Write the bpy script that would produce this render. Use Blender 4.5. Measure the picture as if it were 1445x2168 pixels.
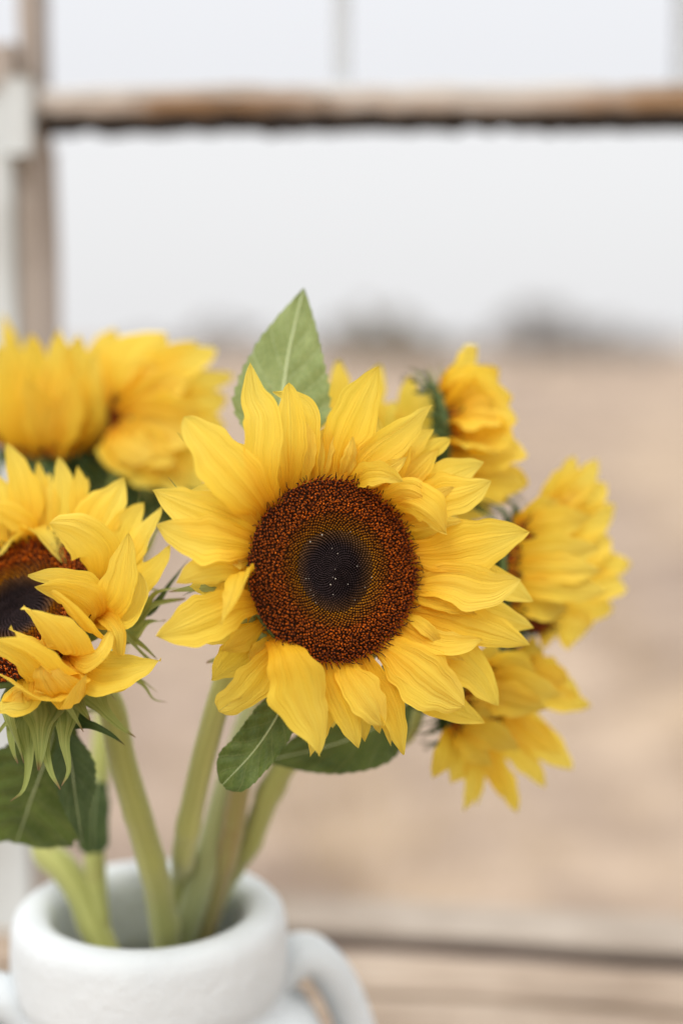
import bpy, math, random
import numpy as np
from mathutils import Vector, Matrix

for o in list(bpy.data.objects):
    bpy.data.objects.remove(o)
scene = bpy.context.scene
col = scene.collection
rng = random.Random(7)

# ------------------------------------------------------------------ camera
CAM = np.array((0.0, 0.0, 1.5))
PITCH = math.atan((1084 - 735) / 2168 * 36 / 50)
cam = bpy.data.cameras.new('camera')
cam.sensor_fit = 'VERTICAL'
cam.sensor_height = 36
cam.lens = 50
cam.clip_start = 0.02
cam.clip_end = 6000
cam.dof.use_dof = True
cam.dof.focus_distance = 0.572
cam.dof.aperture_fstop = 2.2
camo = bpy.data.objects.new('camera', cam)
camo.location = CAM
camo.rotation_euler = (math.pi / 2 - PITCH, 0, 0)
col.objects.link(camo)
scene.camera = camo

# ------------------------------------------------------------------ overcast sky
SUN_EL, SUN_AZ = math.radians(52), math.radians(-150)     # azimuth from +Y, clockwise: behind the camera, to its left
w = bpy.data.worlds.new('World')
scene.world = w
w.use_nodes = True
nt = w.node_tree
nt.nodes.clear()
N = nt.nodes.new
L = nt.links.new
wo = N('ShaderNodeOutputWorld')
sky = N('ShaderNodeTexSky')
sky.sky_type = 'NISHITA'
sky.sun_disc = False
sky.sun_elevation = SUN_EL
sky.sun_rotation = SUN_AZ
sky.dust_density = 4
hs = N('ShaderNodeHueSaturation')
hs.inputs['Saturation'].default_value = 0.35
L(sky.outputs[0], hs.inputs['Color'])
bg1 = N('ShaderNodeBackground')
bg1.inputs[1].default_value = 0.016
L(hs.outputs[0], bg1.inputs[0])
tc = N('ShaderNodeTexCoord')
sx = N('ShaderNodeSeparateXYZ')
L(tc.outputs['Generated'], sx.inputs[0])
zc = N('ShaderNodeMath')                                  # even overcast cloud: flat near the horizon, brighter overhead
zc.operation = 'MAXIMUM'
zc.inputs[1].default_value = 0.0
L(sx.outputs[2], zc.inputs[0])
zp = N('ShaderNodeMath')
zp.operation = 'POWER'
zp.inputs[1].default_value = 2.1
L(zc.outputs[0], zp.inputs[0])
mr = N('ShaderNodeMath')
mr.operation = 'MULTIPLY_ADD'
mr.inputs[1].default_value = 1.55
mr.inputs[2].default_value = 0.765
L(zp.outputs[0], mr.inputs[0])
bg2 = N('ShaderNodeBackground')
bg2.inputs[0].default_value = (1.0, 1.0, 1.01, 1)
L(mr.outputs[0], bg2.inputs[1])
ad = N('ShaderNodeAddShader')
L(bg1.outputs[0], ad.inputs[0])
L(bg2.outputs[0], ad.inputs[1])
L(ad.outputs[0], wo.inputs[0])

sl = bpy.data.lights.new('sun', 'SUN')
sl.energy = 1.5
sl.angle = math.radians(25)
sl.color = (1, 0.975, 0.94)
so = bpy.data.objects.new('sun', sl)
d = Vector((math.sin(SUN_AZ) * math.cos(SUN_EL), math.cos(SUN_AZ) * math.cos(SUN_EL), math.sin(SUN_EL)))
so.rotation_euler = d.to_track_quat('Z', 'Y').to_euler()
so.location = (0, -2, 5)
col.objects.link(so)

vs = scene.view_settings
vs.view_transform = 'Standard'
vs.look = 'None'
vs.exposure = 0.07
vs.gamma = 1
vs.use_curve_mapping = False
scene.cycles.use_denoising = True
scene.cycles.max_bounces = 12
scene.cycles.diffuse_bounces = 10
scene.cycles.transparent_max_bounces = 12

# ------------------------------------------------------------------ helpers
RX = np.array((1.0, 0, 0))
UP = np.array((0, math.sin(PITCH), math.cos(PITCH)))
FW = np.array((0, math.cos(PITCH), -math.sin(PITCH)))
K = 36 / 50 / 2168


def P(px, py, dep):
    return CAM + dep * (FW + RX * ((px - 722.5) * K) + UP * ((1084 - py) * K))


def pix(p):
    v = np.asarray(p) - CAM
    dd = v @ FW
    return np.stack([722.5 + (v @ RX) / dd / K, 1084 - (v @ UP) / dd / K], -1), dd


def cam_dir(x, y, z):                      # x right, y up, z towards the camera
    v = RX * x + UP * y - FW * z
    return v / np.linalg.norm(v)


def nrm(v):
    return v / (np.linalg.norm(v) + 1e-12)


def mesh_obj(name, verts, faces, mat, parent=None, uv=None, cols=None, smooth=True):
    off = np.array(parent['origin']) if parent is not None and 'origin' in parent else np.zeros(3)
    me = bpy.data.meshes.new(name)
    me.from_pydata((np.asarray(verts) - off).tolist(), [], [list(map(int, f)) for f in faces])
    if uv is not None:
        ul = me.uv_layers.new(name='UVMap')
        li = np.empty(len(me.loops), dtype=np.int32)
        me.loops.foreach_get('vertex_index', li)
        ul.data.foreach_set('uv', np.asarray(uv, dtype=np.float32)[li].ravel())
    if cols is not None:
        at = me.color_attributes.new('tint', 'FLOAT_COLOR', 'POINT')
        c4 = np.ones((len(verts), 4), dtype=np.float32)
        c4[:, :3] = cols
        at.data.foreach_set('color', c4.ravel())
    if smooth:
        me.polygons.foreach_set('use_smooth', [True] * len(me.polygons))
    me.materials.append(mat)
    me.update()
    o = bpy.data.objects.new(name, me)
    col.objects.link(o)
    if parent is not None:
        o.parent = parent
        o['origin'] = [float(x) for x in off]
    return o


def thing(name, loc, label, cat, group=None):
    o = bpy.data.objects.new(name, None)
    o.empty_display_size = 0.02
    o.location = loc
    o['origin'] = [float(x) for x in loc]
    o['label'] = label
    o['category'] = cat
    if group:
        o['group'] = group
    col.objects.link(o)
    return o


def catmull(pts, n):
    pts = [np.asarray(p, float) for p in pts]
    if len(pts) == 2:
        t = np.linspace(0, 1, n)[:, None]
        return pts[0] * (1 - t) + pts[1] * t
    q = [2 * pts[0] - pts[1]] + pts + [2 * pts[-1] - pts[-2]]
    out = []
    m = len(pts) - 1
    for s in np.linspace(0, m, n):
        i = min(int(s), m - 1)
        t = s - i
        p0, p1, p2, p3 = q[i:i + 4]
        out.append(0.5 * ((2 * p1) + (-p0 + p2) * t + (2 * p0 - 5 * p1 + 4 * p2 - p3) * t * t + (-p0 + 3 * p1 - 3 * p2 + p3) * t ** 3))
    return resample(np.array(out), n)


def resample(p, n):
    s = np.r_[0, np.cumsum(np.linalg.norm(np.diff(p, axis=0), axis=1))]
    t = np.linspace(0, s[-1], n)
    return np.stack([np.interp(t, s, p[:, k]) for k in range(3)], -1)


def frames(path, n0):
    T = np.gradient(path, axis=0)
    T /= np.linalg.norm(T, axis=1)[:, None] + 1e-12
    Ns = []
    n = np.asarray(n0, float)
    for t in T:
        n = n - (n @ t) * t
        n = nrm(n)
        Ns.append(n.copy())
    Ns = np.array(Ns)
    return T, Ns, np.cross(T, Ns)


def blade(path, n0, width, prof, nu=13, nv=28, twist=0.0, cup=0.15, ridge=0.05, ripple=0.06, seed=0, notch=0.0, roll=0.0, teeth=0.0, fold=0.0):
    """leaf-like sheet along a path. returns verts, faces, uv"""
    r = random.Random(seed)
    path = catmull(path, nv)
    T, Nn, S = frames(path, n0)
    us = np.linspace(-1, 1, nu)
    V, UV = [], []
    ph = [r.uniform(0, 6.28) for _ in range(4)]
    sgn0 = ph[:2]
    fr = [r.uniform(4, 9), r.uniform(4, 9)]
    nu0 = r.uniform(-0.35, 0.35)
    asym = r.uniform(-.22, .22) if ridge > 0.05 else 0
    lat = r.uniform(-.14, .14) if ridge > 0.05 else 0
    ln = np.linalg.norm(np.diff(path, axis=0), axis=1).sum()
    for i in range(nv):
        t = i / (nv - 1)
        hw = width / 2 * prof(t)
        a = twist * t
        Si = S[i] * math.cos(a) + Nn[i] * math.sin(a)
        Ni = Nn[i] * math.cos(a) - S[i] * math.sin(a)
        for u in us:
            k = hw * (1 + asym * (1 if u > 0 else -1) * math.sin(math.pi * t))
            if ridge > 0.05:
                k *= 1 + 0.07 * abs(u) * math.sin(13 * t * fr[0] / 5 + sgn0[0 if u < 0 else 1]) + 0.04 * math.sin(31 * t + sgn0[1 if u < 0 else 0])
            if teeth and abs(u) > 0.9:
                k = hw * (1 + teeth * (((t * 17 + ph[2]) % 1.0) - 0.5))
            sgn = ph[0] if u < 0 else ph[1]
            f = fr[0] if u < 0 else fr[1]
            h = cup * hw * (u * u) + fold * hw * abs(u)
            h -= ridge * hw * (math.exp(-((abs(u) - 0.38) / 0.13) ** 2) - 0.5 * math.exp(-(u / 0.14) ** 2))
            h += ripple * width * abs(u) ** 2.5 * math.sin(f * t + sgn) * min(1, t * 3)
            h += 0.035 * width * math.sin(5 * t + ph[3] + u)
            if teeth:
                q_ = 6.5 * (t - 0.42 * (abs(u) / 2) ** 0.8) + (0.45 if u > 0 else 0)
                h += 0.022 * width * min(1, abs(u) * 3) * prof(t) * math.cos(2 * math.pi * q_)
                h += 0.012 * width * math.sin(9 * u + 23 * t + ph[0])
            p = path[i] + Si * (lat * width * math.sin(math.pi * t))
            if roll:
                ang = roll * u * min(1, 0.3 + t)
                rr = 1.0 / roll
                p = p + Si * (k * rr * math.sin(ang)) + Ni * (k * rr * (1 - math.cos(ang)) + h * 0.3)
            else:
                p = p + Si * (k * u) + Ni * h
            if notch:
                sh = notch * ln * math.exp(-((u - nu0) / 0.22) ** 2) * max(0, (t - 0.55) / 0.45) ** 1.5
                p = p - T[i] * sh
            V.append(p)
            UV.append((u * 0.5 + 0.5, t))
    F = []
    for i in range(nv - 1):
        for j in range(nu - 1):
            a = i * nu + j
            F.append((a, a + 1, a + nu + 1, a + nu))
    return np.array(V), F, UV


def petal_prof(t, base=0.34, peak=0.5, e=0.8):
    g = base + (1 - base) * (lambda x: x * x * (3 - 2 * x))(min(1, t / peak))
    x = max(0, (t - peak) / (1 - peak))
    return g * max(0.0, 1 - x ** 1.65) ** (e * 1.12) + 0.004


def bract_prof(t):
    return (0.75 + 0.25 * math.sin(math.pi * min(1, t * 2.2))) * (1 - t) ** 0.85 * (0.55 + 0.45 * math.exp(-(t / 0.45) ** 2)) + 0.02


def leaf_prof(t):
    if t < 0.36:
        x = t / 0.36
        return 0.12 + 0.88 * x * x * (3 - 2 * x)
    x = (t - 0.36) / 0.64
    return max(0.0, (1 - x ** 1.55)) ** 0.95 + 0.006


def tube(path, radii, nseg=16, caps=True, n=40):
    path = catmull(path, n)
    T, Nn, S = frames(path, (0.3, 0.9, 0.2))
    radii = np.interp(np.linspace(0, 1, n), np.linspace(0, 1, len(radii)), radii)
    V, UV = [], []
    for i in range(n):
        for j in range(nseg):
            a = 2 * math.pi * j / nseg
            V.append(path[i] + radii[i] * (math.cos(a) * Nn[i] + math.sin(a) * S[i]))
            UV.append((j / nseg, i / (n - 1)))
    F = []
    for i in range(n - 1):
        for j in range(nseg):
            k = (j + 1) % nseg
            F.append((i * nseg + j, i * nseg + k, (i + 1) * nseg + k, (i + 1) * nseg + j))
    if caps:
        F.append(tuple(range(nseg))[::-1])
        F.append(tuple((n - 1) * nseg + j for j in range(nseg)))
    return V, F, UV


# ------------------------------------------------------------------ materials
def new_mat(name):
    m = bpy.data.materials.new(name)
    m.use_nodes = True
    t = m.node_tree
    for n in list(t.nodes):
        if n.type != 'OUTPUT_MATERIAL':
            t.nodes.remove(n)
    out = [n for n in t.nodes if n.type == 'OUTPUT_MATERIAL'][0]
    return m, t, out


def nd(t, kind, **kw):
    n = t.nodes.new(kind)
    for k, v in kw.items():
        if k in n.inputs:
            n.inputs[k].default_value = v
        else:
            setattr(n, k, v)
    return n


def ramp(t, stops, fac):
    r = t.nodes.new('ShaderNodeValToRGB')
    e = r.color_ramp.elements
    while len(e) < len(stops):
        e.new(0.5)
    for el, (p, c) in zip(e, stops):
        el.position = p
        el.color = (c[0], c[1], c[2], 1) if len(c) == 3 else c
    t.links.new(fac, r.inputs[0])
    return r.outputs[0]


def mixc(t, a, b, fac, mode='MIX'):
    m = t.nodes.new('ShaderNodeMix')
    m.data_type = 'RGBA'
    m.blend_type = mode
    for k, s in ((6, a), (7, b), (0, fac)):
        if isinstance(s, (int, float)):
            m.inputs[k].default_value = s
        elif isinstance(s, tuple):
            m.inputs[k].default_value = (*s, 1) if len(s) == 3 else s
        else:
            t.links.new(s, m.inputs[k])
    return m.outputs[2]


def uv_noise(t, sx_, sy_, scale=1.0, detail=4, vec=None):
    tcn = nd(t, 'ShaderNodeTexCoord')
    mp = nd(t, 'ShaderNodeMapping')
    mp.inputs['Scale'].default_value = (sx_, sy_, 1)
    t.links.new(tcn.outputs['UV'], mp.inputs[0])
    # shift the pattern from petal to petal
    oi = nd(t, 'ShaderNodeObjectInfo')
    mul = nd(t, 'ShaderNodeMath', operation='MULTIPLY')
    mul.inputs[1].default_value = 37.0
    t.links.new(oi.outputs['Random'], mul.inputs[0])
    cb = nd(t, 'ShaderNodeCombineXYZ')
    t.links.new(mul.outputs[0], cb.inputs[2])
    t.links.new(cb.outputs[0], mp.inputs['Location'])
    nz = nd(t, 'ShaderNodeTexNoise')
    nz.inputs['Scale'].default_value = scale
    nz.inputs['Detail'].default_value = detail
    t.links.new(mp.outputs[0], nz.inputs['Vector'])
    return nz.outputs[0], tcn, oi


def sheet_mat(name, colour_fn, transl=0.35, rough=0.5, bump=None, spec=0.3, sheen=0.0):
    m, t, out = new_mat(name)
    c, hgt = colour_fn(t)
    pr = nd(t, 'ShaderNodeBsdfPrincipled')
    pr.inputs['Roughness'].default_value = rough
    pr.inputs['Specular IOR Level'].default_value = spec
    pr.inputs['Sheen Weight'].default_value = sheen
    t.links.new(c, pr.inputs['Base Color'])
    tr = nd(t, 'ShaderNodeBsdfTranslucent')
    t.links.new(c, tr.inputs[0])
    mx = nd(t, 'ShaderNodeMixShader')
    mx.inputs[0].default_value = transl
    t.links.new(pr.outputs[0], mx.inputs[1])
    t.links.new(tr.outputs[0], mx.inputs[2])
    t.links.new(mx.outputs[0], out.inputs[0])
    if hgt is not None:
        b = nd(t, 'ShaderNodeBump')
        b.inputs['Strength'].default_value = bump[0]
        b.inputs['Distance'].default_value = bump[1]
        t.links.new(hgt, b.inputs['Height'])
        t.links.new(b.outputs[0], pr.inputs['Normal'])
        t.links.new(b.outputs[0], tr.inputs['Normal'])
    return m


def petal_colour(t):
    fine, tcn, oi = uv_noise(t, 22, 1.1, 1.0, 5)
    sp = nd(t, 'ShaderNodeSeparateXYZ')
    t.links.new(tcn.outputs['UV'], sp.inputs[0])
    base = ramp(t, [(0.0, (0.84, 0.40, 0.012)), (0.18, (0.92, 0.58, 0.028)), (0.45, (0.95, 0.72, 0.075)), (1.0, (0.96, 0.775, 0.125))], sp.outputs[1])
    veins = ramp(t, [(0.3, (0.93, 0.87, 0.7)), (0.62, (1, 1, 1))], fine)
    c = mixc(t, base, veins, 0.75, 'MULTIPLY')
    tone = ramp(t, [(0.0, (0.99, 0.95, 0.85)), (1.0, (1.02, 1.04, 1.25))], oi.outputs['Random'])
    c = mixc(t, c, tone, 1.0, 'MULTIPLY')
    blotch, _, _ = uv_noise(t, 3, 2.2, 1.0, 3)
    c = mixc(t, c, ramp(t, [(0.35, (1.0, 0.97, 0.85)), (0.7, (1, 1.02, 1.2))], blotch), 0.6, 'MULTIPLY')
    broad, _, _ = uv_noise(t, 8, 0.6, 1.0, 2)
    return c, mixc(t, fine, broad, 0.6)


M_petal = sheet_mat('petal_yellow', petal_colour, 0.53, 0.55, (0.85, 0.0026), 0.2)


def green_colour(dark, light, tip, rib=None):
    def f(t):
        fine, tcn, oi = uv_noise(t, 16, 1.5, 1.0, 5)
        sp = nd(t, 'ShaderNodeSeparateXYZ')
        t.links.new(tcn.outputs['UV'], sp.inputs[0])
        g = ramp(t, [(0.3, dark), (0.7, light)], fine)
        c = mixc(t, g, tip, ramp(t, [(0.86, (0, 0, 0)), (1.0, (1, 1, 1))], sp.outputs[1]))
        return c, fine
    return f


M_bract = sheet_mat('bract_green', green_colour((0.19, 0.25, 0.05), (0.42, 0.46, 0.14), (0.22, 0.11, 0.05)), 0.3, 0.6, (0.3, 0.001), sheen=.25)
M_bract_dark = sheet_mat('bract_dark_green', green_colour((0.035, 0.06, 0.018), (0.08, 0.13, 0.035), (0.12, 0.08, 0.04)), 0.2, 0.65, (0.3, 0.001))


def leaf_colour(dark, light, vein, spots):
    def f(t):
        tcn = nd(t, 'ShaderNodeTexCoord')
        sp = nd(t, 'ShaderNodeSeparateXYZ')
        t.links.new(tcn.outputs['UV'], sp.inputs[0])

        def mth(op, a, b=None):
            n = nd(t, 'ShaderNodeMath', operation=op)
            for k, s in enumerate((a, b)):
                if s is None:
                    continue
                if isinstance(s, (int, float)):
                    n.inputs[k].default_value = s
                else:
                    t.links.new(s, n.inputs[k])
            return n.outputs[0]
        au = mth('ABSOLUTE', mth('SUBTRACT', sp.outputs[0], 0.5))
        nz, _, oi = uv_noise(t, 3, 5, 1.0, 4)
        nz2, _, _ = uv_noise(t, 26, 40, 1.0, 3)
        wob = mth('MULTIPLY', mth('SUBTRACT', nz, 0.5), 0.05)
        # side veins: curved lines leaving the midrib towards the tip
        ph = mth('ADD', mth('SUBTRACT', sp.outputs[1], mth('MULTIPLY', mth('POWER', au, 0.8), 0.42)), wob)
        fr = mth('FRACT', mth('ADD', mth('MULTIPLY', ph, 6.5), mth('MULTIPLY', mth('GREATER_THAN', sp.outputs[0], 0.5), 0.45)))
        sv = mth('ABSOLUTE', mth('SUBTRACT', fr, 0.5))
        side = ramp(t, [(0.0, (1, 1, 1)), (0.045, (0, 0, 0))], sv)
        net = nd(t, 'ShaderNodeTexVoronoi', feature='DISTANCE_TO_EDGE')
        net.inputs['Scale'].default_value = 14
        t.links.new(tcn.outputs['UV'], net.inputs['Vector'])
        netl = ramp(t, [(0.0, (1, 1, 1)), (0.06, (0, 0, 0))], net.outputs['Distance'])
        g = ramp(t, [(0.3, dark), (0.7, light)], nz)
        g = mixc(t, g, ramp(t, [(0.3, (0.75, 0.8, 0.7)), (0.7, (1.15, 1.1, 1.1))], nz2), 0.7, 'MULTIPLY')
        g = mixc(t, g, vein, mixc(t, (0, 0, 0), netl, 0.22))
        g = mixc(t, g, vein, mixc(t, (0, 0, 0), side, 0.5))
        sn, _, _ = uv_noise(t, 9, 14, 1.0, 2)
        g = mixc(t, g, spots, ramp(t, [(0.70, (0, 0, 0)), (0.76, (0.8, 0.8, 0.8))], sn))
        return g, mixc(t, nz2, side, 0.3)
    return f


M_leaf_backlit = sheet_mat('leaf_backlit', leaf_colour((0.24, 0.305, 0.105), (0.32, 0.395, 0.155), (0.44, 0.52, 0.28), (0.28, 0.25, 0.09)), 0.42, 0.6, (0.4, 0.0008))  # backlit paleness of the upright leaf put into its colour
M_leaf = sheet_mat('leaf_green', leaf_colour((0.06, 0.095, 0.018), (0.12, 0.17, 0.034), (0.23, 0.25, 0.09), (0.025, 0.03, 0.012)), 0.2, 0.55, (0.6, 0.001))
M_leaf_grey = sheet_mat('leaf_bluish', leaf_colour((0.06, 0.10, 0.035), (0.11, 0.165, 0.06), (0.22, 0.27, 0.13), (0.05, 0.06, 0.03)), 0.25, 0.6, (0.5, 0.001))


def solid_mat(name, fn, rough=0.6, bump=None, spec=0.3, sss=None, sheen=0.0):
    m, t, out = new_mat(name)
    c, hgt = fn(t)
    pr = nd(t, 'ShaderNodeBsdfPrincipled')
    pr.inputs['Roughness'].default_value = rough
    pr.inputs['Specular IOR Level'].default_value = spec
    t.links.new(c, pr.inputs['Base Color'])
    pr.inputs['Sheen Weight'].default_value = sheen
    if sss:
        pr.inputs['Subsurface Weight'].default_value = sss
        pr.inputs['Subsurface Radius'].default_value = (0.003, 0.004, 0.001)
        pr.inputs['Subsurface Scale'].default_value = 1
    if hgt is not None and bump:
        b = nd(t, 'ShaderNodeBump')
        b.inputs['Strength'].default_value = bump[0]
        b.inputs['Distance'].default_value = bump[1]
        t.links.new(hgt, b.inputs['Height'])
        t.links.new(b.outputs[0], pr.inputs['Normal'])
    t.links.new(pr.outputs[0], out.inputs[0])
    return m


def obj_noise(t, scale, detail=4, stretch=(1, 1, 1), rough=0.5):
    tcn = nd(t, 'ShaderNodeTexCoord')
    mp = nd(t, 'ShaderNodeMapping')
    mp.inputs['Scale'].default_value = stretch
    t.links.new(tcn.outputs['Object'], mp.inputs[0])
    nz = nd(t, 'ShaderNodeTexNoise')
    nz.inputs['Scale'].default_value = scale
    nz.inputs['Detail'].default_value = detail
    nz.inputs['Roughness'].default_value = rough
    t.links.new(mp.outputs[0], nz.inputs['Vector'])
    return nz.outputs[0]


def stem_colour(a, b, scar):
    def f(t):
        s, tcn, oi = uv_noise(t, 14, 2.5, 1.0, 4)
        g = ramp(t, [(0.3, a), (0.7, b)], s)
        n2 = obj_noise(t, 28, 3)
        g = mixc(t, g, scar, ramp(t, [(0.62, (0, 0, 0)), (0.8, (0.7, 0.7, 0.7))], n2))
        n3 = obj_noise(t, 900, 2)
        return g, n3
    return f


M_stem = solid_mat('stem_green', stem_colour((0.30, 0.31, 0.075), (0.45, 0.46, 0.14), (0.28, 0.23, 0.07)), 0.65, (0.5, 0.0006), sheen=.35)
M_stem_pale = solid_mat('stem_pale', stem_colour((0.30, 0.33, 0.13), (0.42, 0.44, 0.20), (0.25, 0.22, 0.08)), 0.65, (0.5, 0.0006), sheen=.35)
M_stem_brown = solid_mat('stem_brownish', stem_colour((0.26, 0.16, 0.05), (0.36, 0.33, 0.11), (0.22, 0.09, 0.035)), 0.65, (0.5, 0.0006), sheen=.35)
M_rib = solid_mat('leaf_rib', lambda t: (ramp(t, [(0.3, (0.40, 0.46, 0.22)), (0.7, (0.52, 0.58, 0.33))], obj_noise(t, 80)), None), 0.6)
M_bristle = sheet_mat('bristle_pale', lambda t: (ramp(t, [(0.3, (0.55, 0.58, 0.38)), (0.7, (0.68, 0.70, 0.52))], obj_noise(t, 60)), None), 0.5, 0.6)
M_recep = solid_mat('receptacle_green', lambda t: (ramp(t, [(0.3, (0.06, 0.09, 0.025)), (0.7, (0.12, 0.17, 0.045))], obj_noise(t, 90)), obj_noise(t, 700)), 0.7, (0.5, 0.001))


def tint_fn(t):
    a = nd(t, 'ShaderNodeVertexColor')
    a.layer_name = 'tint'
    return a.outputs[0], None


M_floret = solid_mat('floret_tint', tint_fn, 0.6, spec=0.08)
M_pollen = solid_mat('pollen_white', lambda t: (ramp(t, [(0, (0.45, 0.40, 0.32)), (1, (0.6, 0.55, 0.45))], obj_noise(t, 300)), None), 0.6)


def ceramic(t):
    a = obj_noise(t, 16, 5)
    c = ramp(t, [(0.3, (0.57, 0.60, 0.61)), (0.7, (0.68, 0.71, 0.72))], a)
    v = obj_noise(t, 60, 1)
    c = mixc(t, c, (0.25, 0.22, 0.19), ramp(t, [(0.775, (0, 0, 0)), (0.80, (0.7, 0.7, 0.7))], v))
    return c, obj_noise(t, 95, 6, (1, 1, 1), 0.65)


M_vase = solid_mat('vase_ceramic', ceramic, 0.7, (0.45, 0.003), 0.25)


def wood_fn(dark, mid, light, axis_scale=(2, 30, 30), paint=None, paint_cut=(0.45, 0.55)):
    def f(t):
        g = obj_noise(t, 3.0, 6, axis_scale, 0.65)
        c = ramp(t, [(0.25, dark), (0.5, mid), (0.75, light)], g)
        b = obj_noise(t, 9, 5)
        c = mixc(t, c, ramp(t, [(0.3, (0.6, 0.55, 0.5)), (0.7, (1.1, 1.1, 1.1))], b), 0.8, 'MULTIPLY')
        if paint:
            k = obj_noise(t, 5, 5, (1, 1, 1.6), 0.6)
            c = mixc(t, c, paint, ramp(t, [(paint_cut[0], (0, 0, 0)), (paint_cut[1], (1, 1, 1))], k))
        return c, g
    return f


M_plank = solid_mat('plank_weathered', wood_fn((0.26, 0.20, 0.15), (0.42, 0.33, 0.25), (0.52, 0.44, 0.36)), 0.8, (0.5, 0.004))
M_plank_pale = solid_mat('plank_pale', wood_fn((0.27, 0.225, 0.18), (0.36, 0.305, 0.25), (0.43, 0.375, 0.315)), 0.8, (0.5, 0.004))
M_rail = solid_mat('rail_flaking', wood_fn((0.16, 0.085, 0.04), (0.30, 0.17, 0.08), (0.42, 0.29, 0.18), (3, 30, 30), (0.56, 0.50, 0.44), (0.38, 0.66)), 0.75, (0.6, 0.003))
M_gap_shade = solid_mat('gap_shade_dark', wood_fn((0.09, 0.075, 0.072), (0.15, 0.125, 0.118), (0.21, 0.18, 0.165)), 0.8, (0.5, 0.004))  # dark tone standing in for the shade in the plank gap
M_cap = solid_mat('cap_cream', wood_fn((0.30, 0.22, 0.15), (0.40, 0.31, 0.23), (0.50, 0.42, 0.34), (3, 30, 30), (0.60, 0.57, 0.53), (0.30, 0.52)), 0.75, (0.5, 0.003))
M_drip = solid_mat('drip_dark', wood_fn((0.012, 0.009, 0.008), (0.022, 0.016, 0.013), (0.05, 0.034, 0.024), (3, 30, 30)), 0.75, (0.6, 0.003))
M_jamb = solid_mat('jamb_bare', wood_fn((0.32, 0.265, 0.225), (0.45, 0.39, 0.34), (0.55, 0.49, 0.44), (30, 30, 2)), 0.8, (0.6, 0.003))
M_white = solid_mat('paint_pale', wood_fn((0.58, 0.61, 0.60), (0.64, 0.68, 0.685), (0.69, 0.73, 0.74), (30, 30, 3)), 0.6, (0.4, 0.002))
M_muntin = solid_mat('muntin_paint', wood_fn((0.58, 0.63, 0.69), (0.63, 0.69, 0.75), (0.68, 0.74, 0.80), (30, 30, 3)), 0.6, (0.4, 0.002))


def glass_mat():
    m, t, out = new_mat('window_glass')
    tr = nd(t, 'ShaderNodeBsdfTransparent')
    tr.inputs[0].default_value = (0.975, 0.979, 0.99, 1)
    gl = nd(t, 'ShaderNodeBsdfGlossy')
    gl.inputs['Roughness'].default_value = 0.03
    fr = nd(t, 'ShaderNodeFresnel')
    fr.inputs[0].default_value = 1.5
    mx = nd(t, 'ShaderNodeMixShader')
    t.links.new(fr.outputs[0], mx.inputs[0])
    t.links.new(tr.outputs[0], mx.inputs[1])
    t.links.new(gl.outputs[0], mx.inputs[2])
    t.links.new(mx.outputs[0], out.inputs[0])
    return m


M_glass = glass_mat()


def ground_fn(t):
    tcn = nd(t, 'ShaderNodeTexCoord')

    def nz(scale, det, st=(1, 1, 1)):
        mp = nd(t, 'ShaderNodeMapping')
        mp.inputs['Scale'].default_value = st
        t.links.new(tcn.outputs['Object'], mp.inputs[0])
        n = nd(t, 'ShaderNodeTexNoise')
        n.inputs['Scale'].default_value = scale
        n.inputs['Detail'].default_value = det
        t.links.new(mp.outputs[0], n.inputs['Vector'])
        return n.outputs[0]
    big = nz(0.35, 4, (1, 0.55, 1))
    mid = nz(2.2, 5)
    fine = nz(30, 4)
    c = ramp(t, [(0.34, (0.255, 0.20, 0.17)), (0.5, (0.355, 0.282, 0.225)), (0.64, (0.445, 0.352, 0.262))], big)
    c = mixc(t, c, ramp(t, [(0.34, (0.66, 0.63, 0.63)), (0.66, (1.24, 1.22, 1.18))], mid), 0.85, 'MULTIPLY')
    c = mixc(t, c, ramp(t, [(0.3, (0.6, 0.58, 0.55)), (0.7, (1.25, 1.22, 1.15))], fine), 0.6, 'MULTIPLY')
    return c, fine


M_ground = solid_mat('dry_field', ground_fn, 0.95, (0.6, 0.03), 0.1)
M_straw = solid_mat('dry_straw', lambda t: (ramp(t, [(0.3, (0.30, 0.21, 0.12)), (0.7, (0.46, 0.35, 0.21))], obj_noise(t, 1.5)), None), 0.9)
M_bark = solid_mat('bark', lambda t: (ramp(t, [(0.3, (0.05, 0.04, 0.03)), (0.7, (0.10, 0.08, 0.06))], obj_noise(t, 6)), None), 0.9)
M_crown = sheet_mat('far_foliage', lambda t: (ramp(t, [(0.3, (0.17, 0.145, 0.105)), (0.7, (0.30, 0.255, 0.18))], obj_noise(t, 0.8)), None), 0.25, 0.8)
M_crown_hazed = sheet_mat('far_foliage_hazed', lambda t: (ramp(t, [(0.3, (0.27, 0.26, 0.25)), (0.7, (0.42, 0.395, 0.375))], obj_noise(t, 0.8)), None), 0.25, 0.8)  # distance haze put into the foliage colour as lighter grey

# ------------------------------------------------------------------ the setting: field, straw, far shrubs
g = mesh_obj('ground', [(-2500, -60, 0), (2500, -60, 0), (2500, 4000, 0), (-2500, 4000, 0)], [(0, 1, 2, 3)], M_ground, smooth=False)
g['kind'] = 'structure'
g['label'] = 'dry tan field stretching away behind the window opening'

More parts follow.
